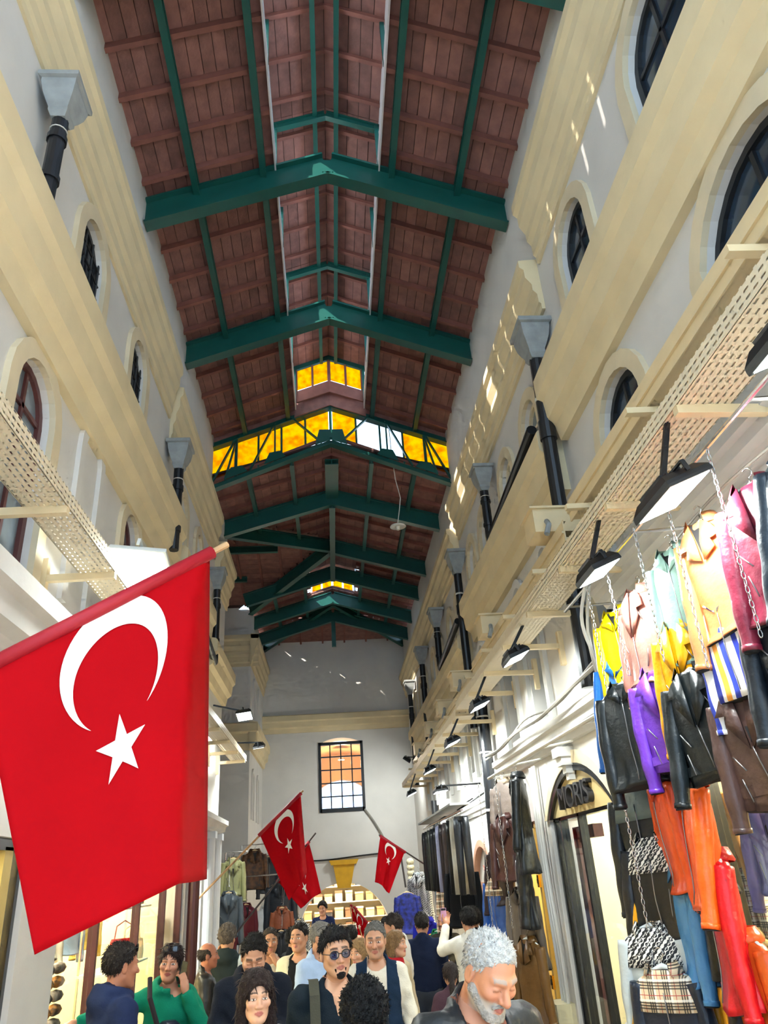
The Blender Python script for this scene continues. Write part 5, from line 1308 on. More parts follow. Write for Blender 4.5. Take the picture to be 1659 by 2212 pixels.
def glasses(p, mat, lens, up=False, tilt=0):
    yz = (lambda x,z: (x, -.105+.35*max(0,abs(x)-.04), z+.0)) if not up else (lambda x,z: (x, -.075+.3*max(0,abs(x)-.04)-.0, z+.098))
    for sx in (-1,1):
        c = sx*.034; ring = [yz(c+.025*math.cos(a), .021*math.sin(a)) for a in [k*math.pi/9 for k in range(18)]]
        add_tube(p, 'glasses_rim', ring, .0024, mat, True, 6)
        mb = MB(); mb.add([pt(p, q) for q in ring], [tuple(range(18))]); put('glasses_lens', mb.mesh('glasses_lens', lens), p['o'], world=False)
        add_tube(p, 'glasses_arm', [yz(sx*.059,.004), (sx*.083,-.03,.004+(.09 if up else 0)), (sx*.085,.02,.0+(.06 if up else 0))], .0022, mat)
    add_tube(p, 'glasses_bridge', [yz(-.01,.004), yz(.01,.004)], .0024, mat)
def bpart(p, name, mb, mat, smooth=False):
    mb.v = [tuple(q) for q in (p['sh'](np.array(mb.v))*p['s'])]; return put(name, mb.mesh(name, mat, smooth), p['o'], world=False)
p1 = person('white haired bearded man in black jacket looking down, closest face', .48,3.1,1.79,yaw=18,head=(10,32,4),tone='#c58a6c',hair=('short','#cbccca',.004),top='#202428',inner='#7d4f40',opening=(.075,.05,.9),collar=.035,leatherish=True,age=1,beard='#b5b1aa',brow='#9a928a',build=1.08,nose=1.15,closed=True)
p2 = person('person seen from behind with curly black hair at the bottom edge', .10,3.5,1.57,yaw=178,hair=('curly','#0e1013',.02),top='#14181c',tone='#b98466')
p3 = person('woman with long dark brown hair and hoop earrings in cream top', -.43,4.55,1.62,yaw=10,head=(6,4,0),tone='#dcae92',hair=('long','#2a1a18',.014),top='#ddd5c4',fem=1,asian=1,lips='#b25c5c',wide=1.04)
p4 = person('man with round tinted glasses and goatee in dark shirt', -.01,5.1,1.78,yaw=6,head=(8,2,-4),tone='#cfa083',hair=('front','#121012',.010),top='#16212b',asian=1,build=1.2,wide=1.08,collar=.03,stub=None,opening=(.05,.005,1.33),inner='#cfa083')
p5 = person('young man in black hoodie looking down at his phone', -.59,6.1,1.81,yaw=4,head=(3,27,0),tone='#c79478',hair=('short','#14110f',.007),top='#151a26',hood=True,arms=('look','look'),stub='#3a2a24',build=1.08,closed=True)
p6 = person('woman in green hoodie holding a phone to her ear', -1.28,6.7,1.75,yaw=6,head=(-4,2,5),tone='#bd8468',hair=('pony','#2c1a18',.007),top='#0f7d60',hood=True,arms=('side','phone'),fem=1,lips='#9c4a48')
p7 = person('man in navy jacket with grey hood turned away, sunglasses on his head', -1.40,5.6,1.78,yaw=128,head=(0,4,0),tone='#b97c60',hair=('short','#2e2622',.010),top='#1f2b4d',inner='#7a7270',hood=True,build=1.05)
p8 = person('balding man in black leather jacket standing in profile', -1.41,9.4,1.71,yaw=100,tone='#a86a50',hair=('balding','#3c332d',.008),top='#1a1a1b',inner='#70747c',opening=(.09,.07,.9),leatherish=True,trousers='#4d6690',near=False)
p9 = person('grey curly haired man from behind in dark hooded vest', -1.30,10.2,1.86,yaw=168,hair=('curly','#6d6258',.014),tone='#b98668',top='#2c3636',vest=True,inner='#c9d3d8',hood=True,arms=('down','phone'),near=False)
p10 = person('man with hand at his mouth in black coat over cream shirt', -.75,9.6,1.81,yaw=6,head=(4,3,0),tone='#b5805f',hair=('short','#3f352e',.008),top='#121416',inner='#d8cdb8',opening=(.08,.06,.9),arms=('down','mouth'),stub='#4a382e',near=False)
p11 = person('young man in cream overshirt over black tee', -.38,8.9,1.83,yaw=-14,head=(-8,0,0),tone='#c38e70',hair=('short','#1c1512',.008),top='#d6cfb4',inner='#17181b',opening=(.09,.07,.9),collar=.03,near=False)
p12 = person('grey haired man in light blue shirt with sunglasses on head', -.18,8.0,1.83,yaw=50,head=(20,6,0),tone='#b98468',hair=('short','#8b8781',.008),top='#a9bfe0',collar=.03,age=1,near=False,trousers='#b9b4a8')
p13 = person('grey haired man in navy quilted vest and pale shirt', .31,6.9,1.80,yaw=-4,head=(-2,6,0),tone='#bd8c70',hair=('short','#6f6c68',.006),top='#15283f',vest=True,inner='#cfcabd',opening=(.075,.06,.9),collar=.04,age=1,stub='#7a6a60',brow='#4a403a')
p14 = person('blonde woman with red scarf looking sideways', .59,8.8,1.70,yaw=48,head=(14,0,0),tone='#c9967a',hair=('bob','#8d6c49',.012),top='#b7a78c',fem=1,lips='#b04a48',near=False)
p15 = person('man in white sweater and white trousers in profile', .71,9.8,1.88,yaw=-105,head=(0,16,0),tone='#b9866c',hair=('short','#3a302a',.008),top='#dedbd3',trousers='#d9d8d4',near=False,arms=('fold','fold'))
p16 = person('man from behind in long navy coat', 1.09,10.8,1.86,yaw=172,hair=('short','#1d1815',.009),tone='#ae7c62',top='#101a33',collar=.04,longcoat=True,near=False,build=1.1)
p17 = person('bald bearded man in dark olive sweater by the hoodies', 1.72,13.5,1.85,yaw=-28,head=(-6,0,0),tone='#b98468',hair=('balding','#2a221d',.005),top='#36332b',beard='#3a2c24',arms=('look','fold'),near=False)
p18 = person('man from behind in white shirt filming with raised phone', 1.62,10.3,1.87,yaw=186,hair=('short','#12100f',.02),tone='#b98468',top='#e0ddd2',arms=('down','raise'),near=False)
p19 = person('girl with a ponytail seen from behind, low in the crowd', 1.04,8.0,1.42,yaw=176,hair=('pony','#2e2320',.01),tone='#b98468',top='#4d3640',fem=1,near=False)
p20 = person('curly haired boy in navy tee riding on shoulders', -.19,12.25,1.18,yaw=-8,head=(-6,4,0),hair=('curly','#17120f',.018),tone='#c08a6c',top='#172247',near=False,zbase=.50,arms=('look','down'))
p27 = person('man carrying the curly haired boy on his shoulders', -.19,12.5,1.62,yaw=0,hair=('short','#1a1512',.008),tone='#b98468',top='#3d4452',near=False)
p21 = person('man from behind in dark green jacket beneath the archway', .20,11.9,1.77,yaw=180,hair=('short','#17130f',.01),tone='#a8785c',top='#263230',near=False,build=1.1)
p22 = person('dark haired man in black tee turned toward the far shops', -.59,11.5,1.79,yaw=120,hair=('short','#14110f',.016),tone='#b4805f',top='#121319',near=False)
p23 = person('woman with long blonde hair behind the navy vest', .24,8.5,1.66,yaw=-30,head=(-10,6,0),hair=('long','#9c7a52',.014),tone='#c9987c',top='#8a6f52',fem=1,near=False)
p24 = person('dark haired person far back near the striped shop, shorter', .60,13.2,1.80,yaw=170,hair=('short','#14110f',.014),tone='#a8785c',top='#20242c',near=False)
p25 = person('dark haired person farthest back beside the blue fur jacket', .86,14.6,1.86,yaw=185,hair=('long','#1a1412',.012),tone='#a8785c',top='#3a2c34',near=False,fem=1)
p26 = person('black haired person next to the hanging blue jackets', 1.88,11.5,1.86,yaw=175,hair=('curly','#100e0e',.014),tone='#a8785c',top='#1b1d22',near=False)
# accessories
m_lens = GLASS('blue tinted lens','#7f93c8',.3); m_dlens = M('dark lens','#1a1d2c',.1,spec=.9)
glasses(p4, m_dark, m_lens); glasses(p6, m_dark, m_dlens, up=True); glasses(p7, m_dark, m_dlens, up=True); glasses(p12, m_dark, m_dlens, up=True)
# goatee
def patch(p, name, pts, r, mat):
    mb = MB()
    for a, b, ra, rb in pts: mb.tube([pt(p,a), pt(p,b)], [ra*p['s'], rb*p['s']], 8)
    return put(name, mb.mesh(name, mat, True), p['o'], world=False)
V, Fc = nets(smin(ell(grid((-.05,-.12,-.135),(.05,-.03,-.07),.004),(0,-.081,-.104),(.026,.022,.022)), cap(np.abs(grid((-.05,-.12,-.135),(.05,-.03,-.07),.004))*np.array([1,0,0])+grid((-.05,-.12,-.135),(.05,-.03,-.07),.004)*np.array([0,1,1]),(.03,-.083,-.072),(.024,-.082,-.095),.005), .01)+.0015*noise3(grid((-.05,-.12,-.135),(.05,-.03,-.07),.004),260), np.array((-.05,-.12,-.135)), .004)
put('goatee', pymesh('goatee', p4['head'](V), Fc, [hair_mat('#1a1413')]), p4['o'], world=False)
# white beard volume of the old man
g_ = grid((-.085,-.13,-.15),(.085,.03,.0),.004); q_ = g_.copy(); q_[...,0] = np.abs(q_[...,0])
d_ = smin(cap(q_,(.06,-.01,-.045),(.025,-.068,-.098),.022,.022), ell(g_,(0,-.08,-.106),(.03,.024,.026)), .02); d_ = smin(d_, cap(q_,(.0,-.1,-.05),(.03,-.086,-.064),.006,.005), .006); d_ = smax(d_, -ell(g_,(0,-.1,-.068),(.022,.03,.0075)), .004)+.002*noise3(g_,240)
V, Fc = nets(d_, np.array((-.085,-.13,-.15)), .004); put('beard', pymesh('beard', p1['head'](V), Fc, [hair_mat('#b5b1aa')]), p1['o'], world=False)
for sx in (-1,1): add_tube(p3,'earring',[(sx*.084+.0, -.0+.014*math.cos(a)*0+.012*math.cos(a), -.055+.014*math.sin(a)) for a in [k*math.pi/6 for k in range(12)]],.0018,m_steel,True,6)
# backpack straps of the tinted glasses man, tote straps of the woman
m_olive = cloth('#4a4a40')
for sx in (-1,1):
    mb = MB(); mb.loft([[(sx*(.125+.01)+w*.028, y_, z_) for w,y_ in ((-1,yy),(1,yy),(1,yy-.012),(-1,yy-.012))] for yy,z_ in ((.06,1.50),(-.03,1.505),(-.105,1.44),(-.145,1.3),(-.15,1.1))]); bpart(p4,'backpack_strap',mb,m_olive)
    mb = MB(); mb.loft([[(sx*.1+w*.02, y_, z_) for w,y_ in ((-1,yy),(1,yy),(1,yy-.01),(-1,yy-.01))] for yy,z_ in ((.03,1.5),(-.06,1.49),(-.12,1.4),(-.15,1.25),(-.15,1.05))]); bpart(p3,'bag_strap',mb,cloth('#16171c'))
# white scribble print on the hoodie
mb = MB(); mb.tube([(.01+.012*i+.0*(i%2), -.152, 1.235+(.028 if i%2 else -.0)+.004*i) for i in range(6)],.004,6); bpart(p5,'chest_print',mb,m_tie)
mb = MB(); mb.loft([[(.085*math.cos(a)*k,.075*math.sin(a)*k+.012,z+.01*math.sin(a)) for a in [j*.5236 for j in range(12)]] for k,z in ((1.0,1.52),(1.25,1.5),(1.35,1.45),(1.2,1.41))],cap=False); bpart(p14,'scarf',mb,cloth('#c0202c'),True)
# phones and bag
def phone(label, p, off, rot, screen='#101218', back='#15161a'):
    o = p['o']; loc = Matrix.Rotation(o.rotation_euler[2],4,'Z') @ Vector([q*p['s'] for q in off]); L = o.location+loc
    t = thing('mobile_phone', label, 'phone', L, rot); mb = MB(); mb.box(-.036,.036,-.004,.004,-.075,.075); part('case', mb, M('phone '+back,back,.3), t, world=False)
    mb = MB(); mb.box(-.033,.033,-.0055,-.004,-.072,.072); part('screen', mb, M('screen '+screen,screen,.1,spec=.8), t, world=False)
    mb = MB(); mb.box(-.03,.03,.004,.0065,.045,.068); part('camera_bar', mb, m_dark, t, world=False); return t
phone('black phone held to the ear of the green hoodie woman', p6, (.105,-.09,1.56), (0,math.radians(14),math.radians(60)))
phone('black phone held by the young man in the hoodie', p5, (.0,-.33,1.24), (math.radians(60),0,0))
phone('pink patterned phone raised above the crowd', p18, (.21,-.34,1.69), (0,0,math.radians(186)), '#1b1b22', '#c79ac0')
t = thing('backpack','small navy backpack worn in front of the green hoodie','backpack',(-1.22,6.47,.72)); mb = MB()
mb.loft([[(-1.22+a*k*math.cos(q),6.46+.08*k*math.sin(q),z) for q in [j*.3927 for j in range(16)]] for a,k,z in ((.16,.9,.72),(.17,1,.78),(.16,1,.98),(.13,.9,1.1),(.08,.6,1.15))]); part('bag', mb, leather('#1b2233'), t, smooth=True)
mb = MB(); mb.tube([(-1.36,6.375,.9),(-1.34,6.372,1.0),(-1.22,6.366,1.06),(-1.1,6.372,1.0),(-1.08,6.375,.9)],.007,6); part('zip', mb, m_gold, t)
mb = MB(); mb.tube([(-1.22,6.377,.88),(-1.22,6.368,.88)],.02,12); part('badge', mb, m_gold, t)
mb = MB(); mb.tube([(-1.3,6.46,1.13),(-1.36,6.44,1.3),(-1.38,6.5,1.42)],.018,8); part('strap', mb, cloth('#3a3436'), t)

# ================================================================== shops
m_bk = M('black gloss frame', '#131417', .22, spec=.7)
m_shopcream = M('cream shop lining', '#e8d8ac', .5, var=.04)
m_fascia = M('cream fascia board', '#dcc68c', .35, var=.05, scale=3)
m_shopwhite = M('white shop lining', '#e3e2dc', .6, var=.05)
m_wpost = M('white painted post', '#dfe3e4', .4, var=.04)
m_maroon = M('maroon frame', '#4a1e22', .4, var=.1)
m_glass = GLASS('shop window glass', '#f6fbfa', .15)
m_strip = EM('warm strip light', '#fff0cf', 9.0)
m_stripw = EM('white strip light', '#f6fbff', 9.0)
m_shelf = M('white shelf', '#dedad0', .4)
RN = [0]
def room(y0, y1, x0, x1, z0, z1, mat, openside, warm=True, power=60, nl=2, nm='shop'):
    RN[0] += 1; n = RN[0]
    mb = MB(); t = .08
    ya, yb = y0-t, y1+t
    if openside in ('L','R'):
        xo, xi = (x1, x0) if openside == 'R' else (x0, x1)      # open toward hall: R = room opens at its x1 side
        xb = xi
        mb.box(min(xb,xb-(t if xb==x0 else -t)),max(xb,xb-(t if xb==x0 else -t)),ya,yb,z0,z1); mb.box(x0,x1,ya,y0,z0,z1); mb.box(x0,x1,y1,yb,z0,z1)
    mb.box(x0-t,x1+t if openside!='R' else x1,ya,yb,z1,z1+t)
    tag(part('wall_shop_%d' % n, mb, mat), kind='structure')
    for k in range(nl):  # assumed ceiling lamps, added to light the shop interior
        y = y0+(y1-y0)*(k+.5)/nl; xc = (x0+x1)/2
        c = thing('ceiling_light','added %s strip light on the ceiling of the %s, %s' % ('warm' if warm else 'white', nm, ['first','second','third'][k] if nl > 1 else 'its only lamp'),'ceiling light',(xc,y,z1-.05),group='added shop ceiling lights')
        mb = MB(); mb.box(xc-.5,xc+.5,y-.09,y+.09,z1-.045,z1-.003); part('casing', mb, m_lampwhite, c)
        mb = MB(); mb.box(xc-.48,xc+.48,y-.07,y+.07,z1-.052,z1-.046); part('diffuser', mb, m_strip if warm else m_stripw, c)
        lt = bpy.data.lights.new('ceiling_lamp','AREA'); lt.shape = 'RECTANGLE'; lt.size = .9; lt.size_y = .14; lt.energy = power*SHOP_W; lt.color = (1,.86,.62) if warm else (.96,1,1)
        lo = bpy.data.objects.new('ceiling_lamp', lt); col.objects.link(lo); lo.parent = c; lo.location = (0,0,-.02)
def front(label, fn, y0, y1, z0, z1, posts, pm, transom=None, door=None):
    t = thing('shop_window', label, 'shop window', fn((y0+y1)/2, z0, -.1))
    def bar(nm, a, b, c, d, e0=-.12, e1=-.04, mat=pm):
        mb = MB(); mb.prism([(a,c),(b,c),(b,d),(a,d)], fn, e0, e1); return part(nm, mb, mat, t)
    edges = [y0]+[p for p in posts]+[y1]
    for i, y in enumerate(edges):
        w = .05; a, b = (y, y+w) if i == 0 else ((y-w, y) if i == len(edges)-1 else (y-w/2, y+w/2)); bar('post', a, b, z0, z1)
    bar('head_rail', y0, y1, z1-.07, z1); bar('sill_rail', y0, y1, z0, z0+.1)
    if transom: bar('transom', y0, y1, transom-.04, transom+.04)
    for a, b in zip(edges[:-1], edges[1:]):
        mb = MB(); mb.prism([(a+.03,z0+.08),(b-.03,z0+.08),(b-.03,z1-.05),(a+.03,z1-.05)], fn, -.084,-.078); part('pane', mb, m_glass, t)
    return t
# --- near right shop
room(1.0,6.2,2.71,4.6,-.5,2.85,m_shopcream,'L',True,110,2,'near jacket shop')
front('black framed window of the near jacket shop', mapR, 1.0,6.05,fz(6)-.1,2.5,[2.6,3.75,4.93],m_bk)
XI = 2.62
INS = [('orange suede coat behind the glass next to the black post',5.9,2.35,-70,'coat','#e0641c',.7),('tan fringed jacket behind the glass, top of gold chain',5.6,2.42,-60,'coat','#d9a05c',.5),('beige plaid jacket on a wooden hanger behind the glass',5.6,1.98,-55,'plain','PLAID',.5),
 ('cream and red jacket behind the glass under the plaid one',5.66,1.66,-55,'plain','#d9b98a',.55),('khaki trench behind the glass',5.5,1.5,-55,'coat','#b59a62',.7),('orange leather jacket behind the glass, low on the gold chain',5.62,1.22,-50,'biker','#d4571e',.55),
 ('lilac leather jacket behind the glass at picture edge, upper',5.1,2.32,-60,'biker','#7d6fc0',.6),('violet quilted jacket behind the glass at picture edge, lower',4.95,1.85,-60,'plain','#5a48a6',.6),('scarlet jacket behind the glass at picture edge',4.95,1.35,-60,'plain','#c2141c',.6),('dusty rose coat with plaid lining behind the glass',5.25,1.05,-50,'coat','#a06a60',.6)]
for l,y,z,yaw,kind,c,L in INS: garment(l,(XI+random.uniform(.0,.25),y,z),yaw,kind,SPEC[c]() if c in SPEC else leather(c),L,hang='wood',grp='jackets behind the near shop glass')
chain('gold chain behind the glass with wooden hangers', [(2.52,5.55,2.48),(2.5,5.62,.9)], m_gold)
# --- sign shop
t = front('arched shop window with lettering over the glass door', mapR, 6.42,8.62,fz(8)-.1,2.46,[7.72,8.36],m_bk)
mb = MB(); A = arch(7.52,1.1,2.4,2.41,2.86,18)[2:]; B = arch(7.52,1.02,2.4,2.41,2.79,18)[2:]; mb.ring(A,B,mapR,-.12,.02); part('arch_frame', mb, m_bk, t)
mb = MB(); A2 = arch(7.52,1.2,2.4,2.41,2.98,18)[2:]; mb.ring(A2,A,mapR,-.0,.03); part('arch_moulding', mb, m_sur, t)
mb = MB(); mb.prism(arch(7.52,1.03,2.4,2.42,2.80,18)[2:], mapR, -.04,-.02); part('fascia_board', mb, m_fascia, t)
cu = bpy.data.curves.new('lettering','FONT'); cu.body = 'MORIS'; cu.size = .30; cu.extrude = .03; cu.align_x = 'CENTER'; cu.space_character = .92; cu.materials.append(M('dark grey letters','#2c2b2d',.35))
lo = bpy.data.objects.new('lettering', cu); col.objects.link(lo); lo.parent = t; lo.matrix_local = Matrix.Translation(Vector((XR-.005,7.56,2.475))-wloc(t)) @ Matrix(((0,0,-1,0),(-1,0,0,0),(0,1,0,0),(0,0,0,1))) @ Matrix.Scale(1.25,4,(1,0,0))
mb = MB(); mb.prism([(8.36,fz(8)-.1),(8.5,fz(8)-.1),(8.5,2.3),(8.36,2.3)], mapR, -.3,-.2); part('door_jamb', mb, m_brownf, t)
mb = MB(); mb.prism([(7.8,2.2),(8.5,2.2),(8.5,2.32),(7.8,2.32)], mapR, -.3,-.2); part('door_head', mb, m_brownf, t)
room(6.3,8.9,2.71,4.8,-.5,2.9,m_shopcream,'L',False,70,2,'sign shop')
for k,(y,z) in enumerate(((7.0,.75),(6.9,1.3))):
    t = thing('display_shelf','glass display shelf in the sign shop window, %s one' % ('lower' if k == 0 else 'upper'),'shelf',(2.85,y,z)); mb = MB(); mb.box(2.7,3.1,y-.4,y+.4,z-.02,z+.02); part('board', mb, m_shelf, t)
    for s in (-1,1):
        mb = MB(); mb.box(2.72,2.75,y+s*.38-.01,y+s*.38+.01,-.2 if k==0 else .77,z-.02); part('upright', mb, m_bk, t)
def handbag(label, loc, c, w=.26, h=.18, yaw=-60, gold=True):
    t = thing('handbag', label, 'handbag', loc, (0,0,math.radians(yaw))); mb = MB()
    mb.loft([[(sx*a,sy*b,z) for sx,sy in ((-1,-1),(1,-1),(1,1),(-1,1))] for a,b,z in ((w/2,.05,0),(w/2*1.02,.055,h*.3),(w/2*.95,.04,h*.9),(w/2*.9,.025,h))]); part('body', mb, leather(c), t, world=False)
    mb = MB(); mb.prism([(-w*.46,h*.45),(w*.46,h*.45),(w*.44,h),(-w*.44,h)], lambda u,v,d:(u,-.052+d,v), -.006,.003); part('flap', mb, leather(c), t, world=False)
    mb = MB(); mb.tube([(-w*.36,0,h*.97),(-w*.3,0,h*1.5),(0,0,h*1.7),(w*.3,0,h*1.5),(w*.36,0,h*.97)],.008,6); part('strap', mb, leather(c), t, world=False)
    mb = MB(); mb.box(-.03,.03,-.066,-.058,h*.4,h*.4+.04); part('clasp', mb, m_gold if gold else m_zip, t, world=False); return t
handbag('cream handbag on the lower glass shelf of the sign shop',(2.85,6.8,.775),'#e2d8c0'); handbag('black handbag with gold clasp on the upper glass shelf',(2.85,6.75,1.325),'#1c1b1d'); handbag('white handbag beside the black one on the upper shelf',(2.88,7.1,1.325),'#e6e3dc',.2,.14)
WH = [('white puffer jacket on the rail inside the sign shop',7.0,'#e6e6e2'),('pale grey puffer inside the sign shop',7.25,'#cfd3d4'),('cream puffer inside the sign shop',7.5,'#dccfae'),('honey coloured puffer inside the sign shop',7.75,'#d49c4a')]
for l,y,c in WH: garment(l,(3.7,y,2.0),-80,'puffer',cloth(c),.6,grp='puffers inside the sign shop',simple=True)
t = thing('clothes_rail','steel clothes rail inside the sign shop','rail',(3.7,6.8,2.1)); mb = MB(); mb.tube([(3.7,6.5,2.09),(3.7,8.6,2.09)],.012,6); part('rail', mb, m_steel, t)
for y in (6.6,8.5):
    mb = MB(); mb.tube([(3.7,y,2.09),(3.7,y,-.3)],.014,6); part('upright', mb, m_steel, t)
# --- door beside the pier, garments hung outside it
room(9.0,10.7,2.71,4.0,-.6,2.8,m_shopcream,'L',True,60,1,'gold doorway shop')
t = thing('door_surround','yellowish open shop doorway behind the blue and yellow jackets','doorway',(2.4,9.8,-.3))
for y in (9.1,9.45,10.42):
    mb = MB(); mb.box(2.37,2.6,y,y+.08,-.5,2.45); part('jamb', mb, M('gold jamb','#cbb26a',.35,var=.1), t)
mb = MB(); mb.box(2.37,2.6,9.1,10.5,2.38,2.46); part('head', mb, M('gold jamb','#cbb26a',.35), t)
for k,z in enumerate((1.75,.75)):
    o = thing('light_switch','%s brass switch plate on the doorway jamb' % ('upper' if k==0 else 'lower'),'switch',(2.35,9.5,z)); mb = MB(); mb.box(2.345,2.37,9.45,9.53,z,z+.13); part('plate', mb, m_gold, o); mb = MB(); mb.box(2.335,2.345,9.475,9.505,z+.04,z+.09); part('toggle', mb, m_bk, o)
fur = lambda: pattern('brown tipped fur','fur',['#d8c4a4','#5a4030'],30)
MID = [('red fur collared coat on the white rail beside the black pipe',9.55,2.86,-95,'plain','#b01e35',.62,{'collar':1}),('pinkish grey puffer with fur collar on the white rail',9.0,2.88,-62,'puffer','#9d8f88',.66,{'collar':1}),('black leather coat at the near end of the white rail',8.3,2.86,-112,'coat','#121619',.9,{}),
 ('brown ribbed leather jacket hung below the fur collars',8.95,2.5,-55,'quilt','#4a2c28',.62,{}),('black quilted jacket hung below the brown ribbed one',8.6,2.15,-100,'puffer','#121418',.7,{}),('taupe grey long leather jacket low on the pier',8.9,1.75,-55,'plain','#6f655c',.66,{}),
 ('dark aubergine jacket on the chain by the doorway',9.95,2.2,-60,'plain','#2c1a22',.6,{}),('cobalt jacket with plaid hood on the chain by the doorway',10.0,1.88,-55,'plain','#2d5fb4',.62,{'yoke':'PLAID'}),('golden yellow jacket under the cobalt one by the doorway',10.0,1.6,-55,'plain','#d8ac10',.64,{}),
 ('black shoulder jacket under the golden yellow one',10.05,1.1,-55,'plain','#17171a',.6,{}),('olive brown trousers hung under the taupe jacket',8.75,1.3,-60,'coat','#6a4a24',.85,{})]
for l,y,z,yaw,kind,c,L,ex in MID:
    garment(l,(1.98+random.uniform(-.05,.1),y,z),yaw,kind,leather(c),L,sc=1.05,collar=fur() if ex.get('collar') else None,yoke=SPEC[ex['yoke']]() if ex.get('yoke') else None,grp='garments around the second doorway')
chain('steel chain by the doorway carrying the cobalt jacket', [(1.85,9.9,2.95),(1.85,10.0,1.0)], m_steel)
chain('steel chain on the pier carrying the brown ribbed jacket', [(1.85,8.85,2.95),(1.85,8.85,1.4)], m_steel)
# electrics cabinet at the foot of the pier
t = thing('meter_box','white meter box low on the pier beside the olive trousers','meter box',(2.25,8.85,.2)); mb = MB(); mb.box(2.16,2.35,8.68,9.04,.15,.72); part('cabinet', mb, M('meter box paint','#d7cda8',.5,var=.1), t); mb = MB(); mb.box(2.15,2.16,8.71,9.01,.2,.67); part('door', mb, M('meter box paint','#d7cda8',.5), t)
# --- deer shop
t = front('pink arched shop window with leaping animal logo', mapR, 11.95,13.9,fz(13)-.1,1.78,[12.6,13.2],M('pink frame','#c99a80',.5))
mb = MB(); A = arch(12.92,.97,1.7,1.76,2.4,14)[2:]; B = arch(12.92,.87,1.7,1.76,2.3,14)[2:]; mb.ring(A,B,mapR,-.1,.03); part('arch_frame', mb, M('pink frame','#c99a80',.5), t)
mb = MB(); mb.prism(arch(12.92,.88,1.7,1.77,2.31,14)[2:], mapR, -.09,-.07); part('fascia_board', mb, M('deer fascia','#d6d0c6',.5), t)
mb = MB()
for a,b,r in (((12.75,1.98),(13.1,1.96),.03),((12.75,1.98),(12.6,2.1),.018),((12.6,2.1),(12.55,2.16),.012),((12.78,1.97),(12.66,1.86),.012),((13.1,1.96),(13.2,1.86),.012),((13.08,1.96),(13.12,1.84),.012),((13.12,1.97),(13.25,2.02),.01)): mb.tube([mapR(a[0],a[1],-.06),mapR(b[0],b[1],-.06)],r,6)
part('animal_logo', mb, M('pink logo','#c07a6a',.5), t)
room(11.5,18.8,2.71,4.4,-.9,2.3,m_shopcream,'L',True,140,3,'animal logo and hoodie shops')
# --- far right bright shop with hoodies, trousers rail with canopy in front
front('white framed window of the far hoodie shop', mapR, 14.3,18.6,fz(17)-.2,2.0,[15.2,16.4,17.5],m_wpost)
t = thing('clothes_canopy','steel canopy rail of dark trousers under a bright lamp','rail',(1.75,10.8,2.75))
mb = MB(); mb.tube([(1.75,10.8,2.72),(1.75,15.6,2.74)],.02,8); part('rail', mb, m_steel, t)
mb = MB(); mb.box(1.62,1.9,11.0,15.4,2.8,2.83); part('canopy_plate', mb, m_zinc, t)
for y in (11.2,13.2,15.2):
    mb = MB(); mb.tube([(1.75,y,2.74),(2.35,y,3.05)],.014,6); part('stay', mb, m_bk, t)
flood('lamp over the row of dark trousers', (1.7,12.4,3.12), (.1,0,-1), .4,.2,70,(2.35,12.4,3.2))
TC = ['#23262b','#b7b7b0','#171a1e','#4d4244','#2b2026','#9a9fc0','#101216','#161a1f','#3a3d36','#15171a','#1b1e22']
TN = ['charcoal','silver grey','black','plum grey','aubergine','pale lilac','jet black','ink black','olive grey','coal black','near black']
def trousers(label, loc, yaw, c, L=.72, grp='dark trousers on the canopy rail'):
    t = thing('hanging_trousers', label, 'trousers', loc, (0,0,math.radians(yaw)), grp)
    for s in (-1,1):
        mb = MB(); n = 12; rings = []
        for z, a, b, cx in ((0,.09,.035,.05),(-.12,.095,.05,.055),(-.2,.085,.055,.06),(-L*.6,.07,.045,.07),(-L,.062,.035,.075)): rings.append([(s*cx+a*.72*math.cos(k*2*math.pi/n),b*math.sin(k*2*math.pi/n)*(1+.2*math.sin(3*k)),z) for k in range(n)])
        mb.loft(rings); part('trouser_leg', mb, leather(c), t, world=False, smooth=True)
    mb = MB(); mb.loft([[(.11*math.cos(k*.5236),.04*math.sin(k*.5236),z) for k in range(12)] for z in (.02,-.03)]); part('waistband', mb, leather(c), t, world=False)
    mb = MB(); mb.tube([(0,0,.02),(0,0,.05),(.015,0,.07),(.02,0,.09),(0,0,.105),(-.015,0,.09)],.004,5); part('hook', mb, m_steel, t, world=False); return t
for i,(c,n_) in enumerate(zip(TC,TN)): trousers('%s trousers on the canopy rail, number %d from the doorway' % (n_, i+1), (1.75,10.95+i*.42,2.63), -40, c, .95)
FAR = [('black hoodie with badges hung beside the animal logo shop',1.85,12.0,2.02,-35,'plain','#1a1c20',1.3,None),('plaid hooded jacket in the bright hoodie shop',1.95,14.0,1.8,-25,'plain','PLAID',1.2,None),('red hoodie behind the plaid one',2.05,14.4,1.7,-35,'plain','#b01c30',1.3,None),('white hoodie with grey print in the bright hoodie shop',2.0,13.8,1.4,-25,'plain','#dedad6',1.15,None),
 ('orange jacket under the white hoodie',2.0,13.9,1.0,-25,'plain','#e8641c',1.1,None),('green jacket beside the bald bearded man',1.75,14.6,1.05,-30,'plain','#1f7a50',1.2,None),('royal blue jacket beyond the bald bearded man',1.65,15.4,1.2,-30,'plain','#2228a0',1.3,None),('yellow jacket beside the green one',1.72,15.0,.95,-30,'plain','#e0a020',1.2,None),
 ('black and white checked coat beside the blue gate post',1.75,17.3,1.95,-40,'coat','HOUND',1.3,None)]
SPEC['HOUND'] = houndst
for l,x,y,z,yaw,kind,c,sc,_ in FAR: garment(l,(x,y,z),yaw,kind,SPEC[c]() if c in SPEC else cloth(c),.6,sc=sc,grp='garments of the far hoodie shop')
furb = pattern('royal blue fur','fur',['#1c2f9c','#0a1040'],16)
